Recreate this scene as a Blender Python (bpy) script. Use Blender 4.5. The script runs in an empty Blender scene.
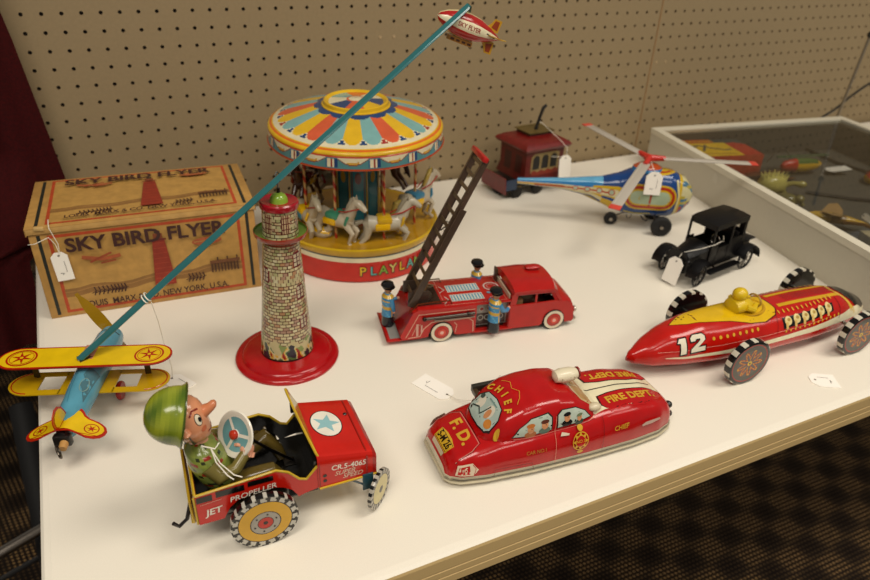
import bpy, bmesh, math, random
from math import sin, cos, pi, radians as RD
from mathutils import Vector as V, Matrix, Euler
from mathutils.bvhtree import BVHTree
from mathutils.geometry import tessellate_polygon
random.seed(7)
SC = bpy.context.scene
COL = SC.collection
S = 0.01            # all shapes below are written in centimetres above the table top
TZ = 0.74           # height of the table top in metres

# ------------------------------------------------------------------ colours and materials
def hx(s):
    s = s.lstrip('#')
    r = [int(s[i:i+2], 16)/255 for i in (0, 2, 4)]
    return tuple(c/12.92 if c <= .04045 else ((c+.055)/1.055)**2.4 for c in r)
RED = hx('b8120a'); DRED = hx('8e0f10'); YEL = hx('e2b210'); CREAM = hx('e6dcb8'); BLACK = hx('0d0c0c')
WHITE = hx('e8e2d2'); TEAL = hx('2a686a'); SKY = hx('58a0b0'); BLUE = hx('1c4f8e'); ORANGE = hx('e06a14')
GREEN = hx('6d8a1e'); GREY = hx('8d8a84'); PINK = hx('e0a080'); BROWN = hx('4a2a18'); GOLD = hx('d8a52a')
def mat(name, rough=.5, metal=0., coat=0., bump=0., bscale=400, wear=0., spec=.5):
    m = bpy.data.materials.new(name); m.use_nodes = True
    nt = m.node_tree; b = nt.nodes['Principled BSDF']
    a = nt.nodes.new('ShaderNodeAttribute'); a.attribute_name = 'Col'
    out = a.outputs['Color']
    b.inputs['Roughness'].default_value = rough
    b.inputs['Metallic'].default_value = metal
    b.inputs['Coat Weight'].default_value = coat
    b.inputs['Coat Roughness'].default_value = .12
    b.inputs['Specular IOR Level'].default_value = spec
    tc = nt.nodes.new('ShaderNodeTexCoord')
    if wear:
        n = nt.nodes.new('ShaderNodeTexNoise'); n.inputs['Scale'].default_value = bscale
        n.inputs['Detail'].default_value = 5
        nt.links.new(tc.outputs['Object'], n.inputs['Vector'])
        r = nt.nodes.new('ShaderNodeMapRange'); r.inputs[1].default_value = .35; r.inputs[2].default_value = .7
        r.inputs[3].default_value = 1-wear; r.inputs[4].default_value = 1+wear*.4
        nt.links.new(n.outputs[0], r.inputs[0])
        x = nt.nodes.new('ShaderNodeVectorMath'); x.operation = 'SCALE'
        nt.links.new(out, x.inputs[0]); nt.links.new(r.outputs[0], x.inputs['Scale'])
        out = x.outputs[0]
    nt.links.new(out, b.inputs['Base Color'])
    if bump:
        n = nt.nodes.new('ShaderNodeTexNoise'); n.inputs['Scale'].default_value = bscale
        nt.links.new(tc.outputs['Object'], n.inputs['Vector'])
        u = nt.nodes.new('ShaderNodeBump'); u.inputs['Strength'].default_value = bump; u.inputs['Distance'].default_value = .0006
        nt.links.new(n.outputs[0], u.inputs['Height']); nt.links.new(u.outputs[0], b.inputs['Normal'])
    return m
MATS = {
    'tin': mat('lithographed_tin', .2, 0, .3, .04, 60, .1, .35),
    'satin': mat('painted_tin_satin', .38, 0, .15, .1, 120, .18),
    'matte': mat('matte_paint', .75, 0, 0, .15, 300, .15),
    'cast': mat('cast_iron_paint', .4, 0, 0, .4, 500, .25, .3),
    'metal': mat('bare_metal', .32, 1., 0, .05, 200, .1),
    'plastic': mat('moulded_plastic', .35, 0, .2),
    'card': mat('printed_cardboard', .62, 0, .12, .3, 90, .16),
    'paper': mat('tag_paper', .85),
    'wood': mat('painted_wood', .45, 0, .1, .03, 150, .02),
    'table': mat('table_plastic', .42, 0, 0, .12, 900, .03),
    'peg': mat('pegboard_paint', .6, 0, 0, .1, 200, .05),
    'velvet': mat('velvet', .9, 0, 0, .3, 300, .3, .2),
}
def mat_glass():
    m = bpy.data.materials.new('clear_glass'); m.use_nodes = True; nt = m.node_tree
    nt.nodes.clear(); o = nt.nodes.new('ShaderNodeOutputMaterial')
    t = nt.nodes.new('ShaderNodeBsdfTransparent'); g = nt.nodes.new('ShaderNodeBsdfGlossy'); g.inputs['Roughness'].default_value = .02
    t.inputs[0].default_value = (.94, .95, .93, 1)
    f = nt.nodes.new('ShaderNodeFresnel'); f.inputs[0].default_value = 1.5
    x = nt.nodes.new('ShaderNodeMixShader')
    nt.links.new(f.outputs[0], x.inputs[0]); nt.links.new(t.outputs[0], x.inputs[1]); nt.links.new(g.outputs[0], x.inputs[2])
    nt.links.new(x.outputs[0], o.inputs[0]); return m
MATS['glass'] = mat_glass()
def mat_carpet():
    m = bpy.data.materials.new('patterned_carpet'); m.use_nodes = True; nt = m.node_tree
    b = nt.nodes['Principled BSDF']; b.inputs['Roughness'].default_value = .95; b.inputs['Specular IOR Level'].default_value = .1
    N = nt.nodes.new; L = nt.links.new
    tc = N('ShaderNodeTexCoord'); mp = N('ShaderNodeMapping'); L(tc.outputs['Object'], mp.inputs[0]); mp.inputs['Rotation'].default_value = (0, 0, RD(38))
    sp = N('ShaderNodeSeparateXYZ'); L(mp.outputs[0], sp.inputs[0])
    def M(op, a, b_=None):
        n = N('ShaderNodeMath'); n.operation = op
        for i, q in enumerate((a, b_)):
            if q is None: continue
            if isinstance(q, (int, float)): n.inputs[i].default_value = q
            else: L(q, n.inputs[i])
        return n.outputs[0]
    def s(o, f): return M('SINE', M('MULTIPLY', o, f))
    x, y = sp.outputs[0], sp.outputs[1]
    dots = M('MULTIPLY', s(x, 2*pi/.016), s(y, 2*pi/.012)); dots = M('MULTIPLY', M('MAXIMUM', M('SUBTRACT', dots, .2), 0.), 1.4)
    dia = M('MULTIPLY', s(M('ADD', x, y), 2*pi/.19), s(M('SUBTRACT', x, y), 2*pi/.16))
    d2 = M('MINIMUM', M('MAXIMUM', M('ADD', M('MULTIPLY', dia, 1.6), .35), 0.), 1.)
    no = N('ShaderNodeTexNoise'); no.inputs['Scale'].default_value = 120; L(tc.outputs['Object'], no.inputs['Vector'])
    k = M('MULTIPLY', M('MULTIPLY', dots, M('ADD', M('MULTIPLY', d2, .75), .25)), M('ADD', no.outputs[0], .25))
    mx = N('ShaderNodeMix'); mx.data_type = 'RGBA'; L(k, mx.inputs[0])
    mx.inputs[6].default_value = (*hx('251e18'), 1); mx.inputs[7].default_value = (*hx('b8905c'), 1)
    m2 = N('ShaderNodeMix'); m2.data_type = 'RGBA'; m2.blend_type = 'MULTIPLY'; m2.inputs[0].default_value = 1
    cr = N('ShaderNodeMix'); cr.data_type = 'RGBA'; L(M('MAXIMUM', M('MULTIPLY', dia, -1.), 0.), cr.inputs[0]); cr.inputs[6].default_value = (1, 1, 1, 1); cr.inputs[7].default_value = (.55, .55, .62, 1)
    L(mx.outputs[2], m2.inputs[6]); L(cr.outputs[2], m2.inputs[7]); L(m2.outputs[2], b.inputs['Base Color'])
    return m
MATS['carpet'] = mat_carpet()

# ------------------------------------------------------------------ mesh builder (centimetres)
class MB:
    def __init__(s, mat='tin'):
        s.v = []; s.f = []; s.c = []; s.m = []; s.mats = []; s.dm = mat; s.bv = None; s.k = 0
    def add(s, vs, fs, col, mat=None, M=None):
        mat = mat or s.dm
        if mat not in s.mats: s.mats.append(mat)
        mi = s.mats.index(mat); n = len(s.v)
        if M is not None: vs = [M @ V(p) for p in vs]
        s.v += [tuple(p) for p in vs]
        single = isinstance(col[0], (int, float))
        for i, f in enumerate(fs):
            s.f.append([n+q for q in f]); s.c.append(col if single else col[i]); s.m.append(mi)
        return s
    def box(s, x0, x1, y0, y1, z0, z1, col, b=0., mat=None, M=None, seg=2):
        bm = bmesh.new(); bmesh.ops.create_cube(bm, size=1)
        for p in bm.verts: p.co = V(((x0+x1)/2+p.co.x*(x1-x0), (y0+y1)/2+p.co.y*(y1-y0), (z0+z1)/2+p.co.z*(z1-z0)))
        if b > 0: bmesh.ops.bevel(bm, geom=bm.edges[:], offset=b, segments=seg, affect='EDGES', profile=.5)
        bm.verts.index_update()
        vs = [p.co.copy() for p in bm.verts]; fs = [[q.index for q in f.verts] for f in bm.faces]; bm.free()
        return s.add(vs, fs, col, mat, M)
    def grid(s, fn, nu, nv, col, mat=None, M=None, cu=False, cv=False):
        # fn(u, v) -> point, u, v in 0..1 ; col colour or fn(u, v)
        U = nu if cu else nu+1; W = nv if cv else nv+1
        vs = [fn(i/nu, j/nv) for i in range(U) for j in range(W)]
        fs = []; cs = []
        for i in range(nu):
            for j in range(nv):
                a, b = i % U, (i+1) % U; c, d = j % W, (j+1) % W
                fs.append((a*W+c, b*W+c, b*W+d, a*W+d)); cs.append(col((i+.5)/nu, (j+.5)/nv) if callable(col) else col)
        return s.add(vs, fs, cs, mat, M)
    def lathe(s, prof, col, n=40, M=None, mat=None, caps=True, a0=0, a1=2*pi):
        # prof: list of (r, z[, colour]) ; col default or fn(t, r, z)
        vs = []; fs = []; cs = []; full = abs(a1-a0-2*pi) < 1e-6; m = n if full else n+1
        for p in prof:
            for j in range(m):
                a = a0+(a1-a0)*j/n; vs.append((p[0]*cos(a), p[0]*sin(a), p[1]))
        for i in range(len(prof)-1):
            for j in range(n):
                k = (j+1) % m if full else j+1
                fs.append((i*m+j, i*m+k, (i+1)*m+k, (i+1)*m+j))
                c = prof[i][2] if len(prof[i]) > 2 else col
                if callable(c): c = c((j+.5)/n, (prof[i][0]+prof[i+1][0])/2, (prof[i][1]+prof[i+1][1])/2)
                cs.append(c)
        if caps and full:
            base = col if not callable(col) else col(0, 0, 0)
            for i in (0, len(prof)-1):
                if prof[i][0] > 1e-4:
                    f = list(range(i*m, i*m+m)); fs.append(f[::-1] if i == 0 else f)
                    cs.append(prof[i][2] if len(prof[i]) > 2 and not callable(prof[i][2]) else base)
        return s.add(vs, fs, cs, mat, M)
    def cyl(s, p0, p1, r0, col, r1=None, n=16, mat=None, M=None):
        p0, p1 = V(p0), V(p1); d = p1-p0; q = V((0, 0, 1)).rotation_difference(d.normalized()).to_matrix().to_4x4()
        T = Matrix.Translation(p0) @ q
        if M is not None: T = M @ T
        return s.lathe([(r0, 0), (r0 if r1 is None else r1, d.length)], col, n, T, mat)
    def tube(s, pts, r, col, n=8, closed=False, mat=None, M=None):
        pts = [V(p) for p in pts]; N = len(pts); R = r if isinstance(r, (list, tuple)) else [r]*N
        vs = []; fs = []; up = None
        for i, p in enumerate(pts):
            a = pts[i-1] if (i or closed) else p; b = pts[(i+1) % N] if (i < N-1 or closed) else p
            t = (b-a).normalized()
            if up is None:
                up = t.orthogonal().normalized()
            up = (up-t*up.dot(t)).normalized(); w = t.cross(up)
            for j in range(n):
                an = 2*pi*j/n; vs.append(p+(up*cos(an)+w*sin(an))*R[i])
        for i in range(N if closed else N-1):
            for j in range(n):
                fs.append((i*n+j, i*n+(j+1) % n, ((i+1) % N)*n+(j+1) % n, ((i+1) % N)*n+j))
        if not closed: fs += [list(range(n))[::-1], list(range((N-1)*n, N*n))]
        return s.add(vs, fs, col, mat, M)
    def ball(s, c, r, col, n=20, mat=None, M=None):
        r = (r, r, r) if isinstance(r, (int, float)) else r
        m = n//2
        def fn(u, v): return V((c[0]+r[0]*sin(pi*v)*cos(2*pi*u), c[1]+r[1]*sin(pi*v)*sin(2*pi*u), c[2]-r[2]*cos(pi*v)))
        return s.grid(fn, n, m, (lambda u, v: col(u, v)) if callable(col) else col, mat, M, cu=True)
    def prism(s, out, z0, z1, col, side=None, M=None, mat=None):
        # outline in XY extruded in Z
        n = len(out); area = sum(out[i][0]*out[(i+1) % n][1]-out[(i+1) % n][0]*out[i][1] for i in range(n))
        if area < 0: out = out[::-1]
        vs = [(p[0], p[1], z0) for p in out]+[(p[0], p[1], z1) for p in out]
        tr = tessellate_polygon([[V((p[0], p[1], 0)) for p in out]])
        fs = []; cs = []
        for t in tr:
            a = V((*out[t[0]], 0)); b = V((*out[t[1]], 0)); c = V((*out[t[2]], 0))
            if (b-a).cross(c-a).z < 0: t = t[::-1]
            fs += [tuple(n+i for i in t), tuple(t[::-1])]; cs += [col, col]
        for i in range(n):
            j = (i+1) % n; fs.append((i, j, n+j, n+i)); cs.append(side or col)
        return s.add(vs, fs, cs, mat, M)
    def loft(s, rings, col, caps=True, mat=None, M=None):
        n = len(rings[0]); vs = [p for r in rings for p in r]; fs = []; cs = []
        for i in range(len(rings)-1):
            for j in range(n):
                k = (j+1) % n; fs.append((i*n+j, i*n+k, (i+1)*n+k, (i+1)*n+j))
                cs.append(col(i/(len(rings)-1), j/n, vs[i*n+j]) if callable(col) else col)
        if caps:
            for i in (0, len(rings)-1):
                f = list(range(i*n, i*n+n)); fs.append(f[::-1] if i == 0 else f); cs.append(col(i/(len(rings)-1), 0, vs[i*n]) if callable(col) else col)
        return s.add(vs, fs, cs, mat, M)
    def freeze(s):
        s.bv = BVHTree.FromPolygons([V(p) for p in s.v], s.f); return s
    def join(s, o):
        for i, f in enumerate(o.f): pass
        n = len(s.v); s.v += o.v
        for f, c, m in zip(o.f, o.c, o.m):
            nm = o.mats[m]
            if nm not in s.mats: s.mats.append(nm)
            s.f.append([n+q for q in f]); s.c.append(c); s.m.append(s.mats.index(nm))
        return s
    def build(s, name, parent=None, loc=(0, 0, 0), rot=None, label=None, ang=38, smooth=True):
        me = bpy.data.meshes.new(name)
        me.from_pydata([(p[0]*S, p[1]*S, p[2]*S) for p in s.v], [], s.f)
        for m in s.mats: me.materials.append(MATS[m])
        me.polygons.foreach_set('material_index', s.m)
        at = me.color_attributes.new('Col', 'FLOAT_COLOR', 'CORNER')
        buf = []
        for f, c in zip(s.f, s.c): buf += [c[0], c[1], c[2], 1.]*len(f)
        at.data.foreach_set('color', buf)
        if smooth:
            me.polygons.foreach_set('use_smooth', [True]*len(me.polygons))
            me.set_sharp_from_angle(angle=RD(ang))
        me.update()
        o = bpy.data.objects.new(name, me); COL.objects.link(o)
        if parent: o.parent = parent; o.location = V(loc)*S
        else: o.location = V(loc)*S+V((0, 0, TZ))
        if rot: o.rotation_euler = rot
        if label: o['label'] = label
        return o
def thing(name, label, cat, loc=(0, 0, 0), rz=0, group=None):
    o = bpy.data.objects.new(name, None); COL.objects.link(o); o.empty_display_size = .02
    o.location = V(loc)*S+V((0, 0, TZ)); o.rotation_euler = (0, 0, RD(rz))
    return tag(o, label, cat, group)
def tag(o, label, cat, group=None):
    o['label'] = label; o['category'] = cat
    if group: o['group'] = group
    return o
def struct(o):
    o['kind'] = 'structure'; return o
def clone(o, parent, loc, rot=None):
    c = o.copy(); COL.objects.link(c); c.parent = parent; c.location = V(loc)*S
    if rot is not None: c.rotation_euler = rot
    for ch in list(o.children):
        d = ch.copy(); COL.objects.link(d); d.parent = c
    return c

# ------------------------------------------------------------------ printed decoration
_tx = {}
def text_tris(t, bold=0, shear=0, space=1.):
    k = (t, bold, shear, space)
    if k in _tx: return _tx[k]
    cu = bpy.data.curves.new('t', 'FONT'); cu.body = t; cu.size = 1; cu.resolution_u = 3
    cu.offset = bold; cu.shear = shear; cu.space_character = space; cu.align_x = 'CENTER'; cu.align_y = 'CENTER'
    o = bpy.data.objects.new('t', cu); COL.objects.link(o)
    dg = bpy.context.evaluated_depsgraph_get(); me = bpy.data.meshes.new_from_object(o.evaluated_get(dg))
    me.calc_loop_triangles()
    r = [[(me.vertices[i].co.x, me.vertices[i].co.y) for i in tr.vertices] for tr in me.loop_triangles]
    bpy.data.objects.remove(o); bpy.data.curves.remove(cu); bpy.data.meshes.remove(me)
    _tx[k] = r; return r
class Dec:
    # draws on the surface of mb: o origin, ux/uy directions of the drawing
    def __init__(s, mb, o, ux, uy, proj=True, back=30, mat=None, sub=.6, warp=None, lift=.012):
        s.mb = mb; s.o = V(o); s.ux = V(ux).normalized(); s.uy = V(uy).normalized(); s.n = s.ux.cross(s.uy)
        s.proj = proj; s.back = back; s.mat = mat; s.sub = sub; s.k = 0; s.warp = warp; s.lift = lift; s.cache = {}
        if proj and mb.bv is None: mb.freeze()
    def pt(s, x, y, l):
        if s.warp: return s.warp(x, y, l)
        P = s.o+s.ux*x+s.uy*y
        if not s.proj: return P+s.n*l
        k = (round(x, 4), round(y, 4))
        if k not in s.cache:
            h = s.mb.bv.ray_cast(P+s.n*s.back, -s.n)
            if h[0] is None: s.cache[k] = None
            else:
                nn = h[1] if h[1].dot(s.n) > 0 else -h[1]
                s.cache[k] = (h[0], nn)
        c = s.cache[k]
        return None if c is None else c[0]+c[1]*l
    def tris(s, T, col):
        s.k += 1; l = s.lift+.006*s.k; st = list(T); vs = []; fs = []; idx = {}
        while st:
            t = st.pop()
            if s.proj or s.warp:
                e = [math.hypot(t[i][0]-t[(i+1) % 3][0], t[i][1]-t[(i+1) % 3][1]) for i in range(3)]; i = e.index(max(e))
                if e[i] > s.sub:
                    a, b, c = t[i], t[(i+1) % 3], t[(i+2) % 3]; m = ((a[0]+b[0])/2, (a[1]+b[1])/2)
                    st += [(a, m, c), (m, b, c)]; continue
            a, b, c = t
            if (b[0]-a[0])*(c[1]-a[1])-(c[0]-a[0])*(b[1]-a[1]) < 0: t = (a, c, b)
            f = []
            for p in t:
                if p not in idx:
                    q = s.pt(p[0], p[1], l)
                    if q is None: f = None; break
                    idx[p] = len(vs); vs.append(q)
                f.append(idx[p])
            if f: fs.append(f)
        if fs: s.mb.add(vs, fs, col, s.mat)
        return s
    def poly(s, pts, col):
        pts = [tuple(p) for p in pts]
        return s.tris([tuple(pts[i] for i in t) for t in tessellate_polygon([[V((p[0], p[1], 0)) for p in pts]])], col)
    def rect(s, x0, x1, y0, y1, col): return s.poly([(x0, y0), (x1, y0), (x1, y1), (x0, y1)], col)
    def ell(s, cx, cy, rx, ry, col, n=24, a0=0, a1=2*pi):
        return s.poly([(cx+rx*cos(a0+(a1-a0)*i/n), cy+ry*sin(a0+(a1-a0)*i/n)) for i in range(n+(0 if a1-a0 > 6.2 else 1))], col)
    def ring(s, cx, cy, rx, ry, w, col, n=28):
        return s.line([(cx+rx*cos(2*pi*i/n), cy+ry*sin(2*pi*i/n)) for i in range(n)], w, col, True)
    def line(s, pts, w, col, closed=False):
        T = []; n = len(pts)
        L = []
        for i in range(n):
            a = pts[i-1] if (i or closed) else pts[i]; b = pts[(i+1) % n] if (i < n-1 or closed) else pts[i]
            d = V((b[0]-a[0], b[1]-a[1])).normalized(); q = (-d.y*w/2, d.x*w/2)
            L.append(((pts[i][0]+q[0], pts[i][1]+q[1]), (pts[i][0]-q[0], pts[i][1]-q[1])))
        for i in range(n if closed else n-1):
            a, b = L[i], L[(i+1) % n]; T += [(a[0], a[1], b[1]), (a[0], b[1], b[0])]
        return s.tris(T, col)
    def text(s, t, x, y, size, col, bold=.02, rot=0, sx=1., shear=0, space=1., flip=False):
        c, q = cos(rot), sin(rot); T = []
        for tr in text_tris(t, bold, shear, space):
            p = [(a*size*sx*(-1 if flip else 1), b*size) for a, b in tr]
            T.append(tuple((round(x+a*c-b*q, 5), round(y+a*q+b*c, 5)) for a, b in p))
        return s.tris(T, col)
    def star(s, cx, cy, r, col, n=5, r2=.42, rot=pi/2):
        return s.poly([(cx+(r if i % 2 == 0 else r*r2)*cos(rot+pi*i/n), cy+(r if i % 2 == 0 else r*r2)*sin(rot+pi*i/n)) for i in range(2*n)], col)

def string(mb, pts, r=.05, col=WHITE): return mb.tube(pts, r, col, 6, mat='paper')
def price_tag(label, loc, M=None, strings=(), w=2.2, h=3.4, marks=True, grp=None):
    """white merchandise tag: outline lies in local XY, top (hole) at +y"""
    t = thing('price_tag', label, 'price tag', loc)
    m = MB('paper'); k = w*.28
    m.prism([(-w/2, -h/2), (w/2, -h/2), (w/2, h/2-k), (w/2-k, h/2), (-w/2+k, h/2), (-w/2, h/2-k)], 0, .09, hx('f6f1e6'), M=M)
    o = m
    d = Dec(m, (M @ V((0, 0, .09))) if M else (0, 0, .09), (M.to_3x3() @ V((1, 0, 0))) if M else (1, 0, 0), (M.to_3x3() @ V((0, 1, 0))) if M else (0, 1, 0), proj=False)
    d.ell(0, h/2-k*.8, .14, .14, hx('6b6458'), 10)
    if marks:
        d.line([(w*.2, h*.18), (w*.2, -h*.2), (w*.12, -h*.2)], .06, hx('77706a'))
        d.line([(-w*.2, -h*.22), (w*.02, -h*.24), (-w*.1, -h*.28)], .09, hx('77706a'))
    m.build('tag_card', t)
    if strings:
        q = MB('paper')
        for st in strings: string(q, st)
        q.build('string', t)
    return t
def aim(p, ex, ey):
    ex = V(ex).normalized(); ez = ex.cross(V(ey)).normalized(); ey = ez.cross(ex)
    return Matrix(((ex.x, ey.x, ez.x, p[0]), (ex.y, ey.y, ez.y, p[1]), (ex.z, ey.z, ez.z, p[2]), (0, 0, 0, 1)))

# ================================================================== THE SETTING
def build_setting():
    PB = hx('93805f'); DK = hx('1a130d')
    pitch = 2.54; z00 = 29.97; seam = 115.6
    rows = list(range(-8, 14)); blocked = {(21, 1), (22, 1), (46, 4), (47, 4)}
    def board(i0, i1, name):
        m = MB('peg'); n = 10; r = .29
        for i in range(i0, i1):
            for k in rows:
                cx = i*pitch; cz = z00-k*pitch; h = pitch/2
                sq = [(cx-h, cz-h), (cx+h, cz-h), (cx+h, cz+h), (cx-h, cz+h)]
                if (i, k) in blocked:
                    m.add([(p[0], 0, p[1]) for p in sq], [(0, 1, 2, 3)], PB)
                    m.lathe([(0, 0), (.27, 0), (.27, .1), (0, .12)], hx('b39a74'), 10, Matrix.Translation((cx, 0, cz)) @ Matrix.Rotation(pi/2, 4, 'X'))
                    continue
                hp = []; sqp = []
                for j in range(8):
                    a = 2*pi*j/8; hp.append((cx+r*cos(a), cz+r*sin(a)))
                    t = h/max(abs(cos(a)), abs(sin(a))); sqp.append((cx+t*cos(a), cz+t*sin(a)))
                vs = [(p[0], 0, p[1]) for p in sqp]+[(p[0], 0, p[1]) for p in hp]+[(p[0], .55, p[1]) for p in hp]
                fs = []; cs = []
                for j in range(8):
                    q = (j+1) % 8
                    fs.append((j, q, 8+q, 8+j)); cs.append(PB); fs.append((8+j, 8+q, 16+q, 16+j)); cs.append(hx('5a4428'))
                fs.append(tuple(range(16, 24))); cs.append(DK)
                m.add(vs, fs, cs)
        return m
    m = board(-18, 46, 'a')
    struct(m.build('wall_back', smooth=False))
    m = board(46, 112, 'b')
    struct(m.build('wall_back_panel', smooth=False))
    m = MB('peg')
    m.box(115.35, 115.5, -.06, .1, -3, 51, hx('8a6840')); m.box(115.6, 115.7, -.05, .1, -3, 51, hx('a27c50'))
    struct(m.build('trim_1'))
    # floor
    m = MB('carpet'); m.add([(-260, -260, -74), (330, -260, -74), (330, 160, -74), (-260, 160, -74)], [(0, 1, 2, 3)], BROWN)
    struct(m.build('floor'))

    # folding table
    t = thing('folding_table', 'long white folding table with a moulded plastic top carrying all the tin toys', 'table', (60, -40, -74))
    ox, oy, oz = -60, 40, 74
    TW = hx('ece5d5'); TE = hx('cdb07a')
    m = MB('table')
    out = []
    X0, X1, Y0, Y1 = -5.9, 236, -81.0, -.9
    def rc(ins, r=2.2):
        p = []
        for cx, cy, a in ((X1-r, Y1-r, 0), (X0+r, Y1-r, 90), (X0+r, Y0+r, 180), (X1-r, Y0+r, 270)):
            for j in range(7):
                an = RD(a+15*j); X = cx+(r-ins)*cos(an); Y = cy+(r-ins)*sin(an)
                p.append((X+(.3+(-Y-5)*.029 if X < 50 else 0), Y))
        return p
    prof = [(0.9, 0, TW), (.35, -.08, TW), (.08, -.3, TW), (0, -.6, TE), (0, -1.9, TE), (.05, -1.97, TE), (.05, -2.05, TE), (0, -2.12, TE), (0, -2.8, TE), (.05, -2.87, TE), (.05, -2.95, TE), (0, -3.02, TE), (0, -3.9, TE), (.2, -4.1, TE), (.8, -4.1, TE), (.8, -3, TE)]
    rings = [[V((p[0]+ox, p[1]+oy, z+oz)) for p in rc(i)] for i, z, c in prof]
    n = len(rings[0])
    for k in range(len(rings)-1):
        m.add(rings[k]+rings[k+1], [(j, n+j, n+(j+1) % n, (j+1) % n) for j in range(n)], prof[k+1][2])
    m.add(rings[0], [tuple(range(n))], TW)
    m.add([V((p.x, p.y, 71)) for p in rings[-1]], [tuple(range(n))[::-1]], TW)
    m.build('table_top', t)
    # legs: dark steel frame at the left end
    def P(x, y, z): return (x+ox, y+oy, z+oz)
    for y in (-16, -66):
        q = MB('satin'); q.tube([P(8, y, -4), P(4, y, -40), P(2, y, -73.6)], 1.3, hx('0c0b0b'), 12, mat='matte'); q.build('leg', t)
        q = MB('satin'); q.tube([P(222, y, -4), P(226, y, -40), P(228, y, -73.6)], 1.3, hx('0c0b0b'), 12, mat='matte'); q.build('leg', t)
    q = MB('satin'); q.tube([P(4, -16, -42), P(4, -66, -42)], 1., hx('0c0b0b'), 12, mat='matte'); q.build('leg_brace', t)
    # dark folded stand leaning beside the table end
    t = thing('folding_stand', 'black folding stand with one bare steel tube, leaning beside the left end of the table', 'stand', (-18, -30, -74))
    def Q(x, y, z): return (x+18, y+30, z+74)
    q = MB('satin'); q.tube([Q(-14.6, -3.0, -30), Q(-13, -30, -53), Q(-11, -46, -73.5)], 1.9, hx('0a0909'), 10, mat='matte'); q.build('upright', t)
    q = MB('satin'); q.tube([Q(-33, -24, -52), Q(-14, -18.5, -50)], .45, hx('141210'), 8); q.build('crossbar', t)
    q = MB('metal'); q.tube([Q(-29, -30.5, -40), Q(-14.1, -23.5, -40), Q(-4, -18.7, -40)], .85, hx('9a9288'), 12); q.build('steel_tube', t, label='bare steel tube')
    q = MB('satin'); q.tube([Q(-29, -30.5, -40), Q(-31, -28, -73.5)], 1., hx('0a0909'), 10, mat='matte'); q.build('leg', t)

    # red velvet curtain hanging in front of the pegboard
    m = MB('velvet')
    def fn(u, v):
        z = 56-v*68
        xr = -6.3 if z < 0 else (-1.5+(30-z)*.107 if z < 30 else -1.5-(z-30)*.14)
        if 0 <= z < 2: xr = -6.3+(z/2)*8.0
        x = -62+u*(xr+62)
        k = min(1, max(0, (-62+62+0)))
        fold = sin(x*.62+z*.015)*1.1+sin(x*.23+1)*.9+.4*sin(x*1.7+z*.1)
        depth = -3.6 - max(0, (14-z))*.38*(1 if x < -6.2 else max(0, 1-(x+6.2)/3))
        return V((x, min(-1.0, depth+fold*(1.0 if x < -9 else .45)), z))
    m.grid(fn, 120, 60, hx('3a0304'))
    m.build('curtain', label='dark red velvet curtain hanging in folds left of the pegboard'); o = bpy.data.objects['curtain']; tag(o, 'dark red velvet curtain hanging in folds left of the pegboard', 'curtain')

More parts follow.
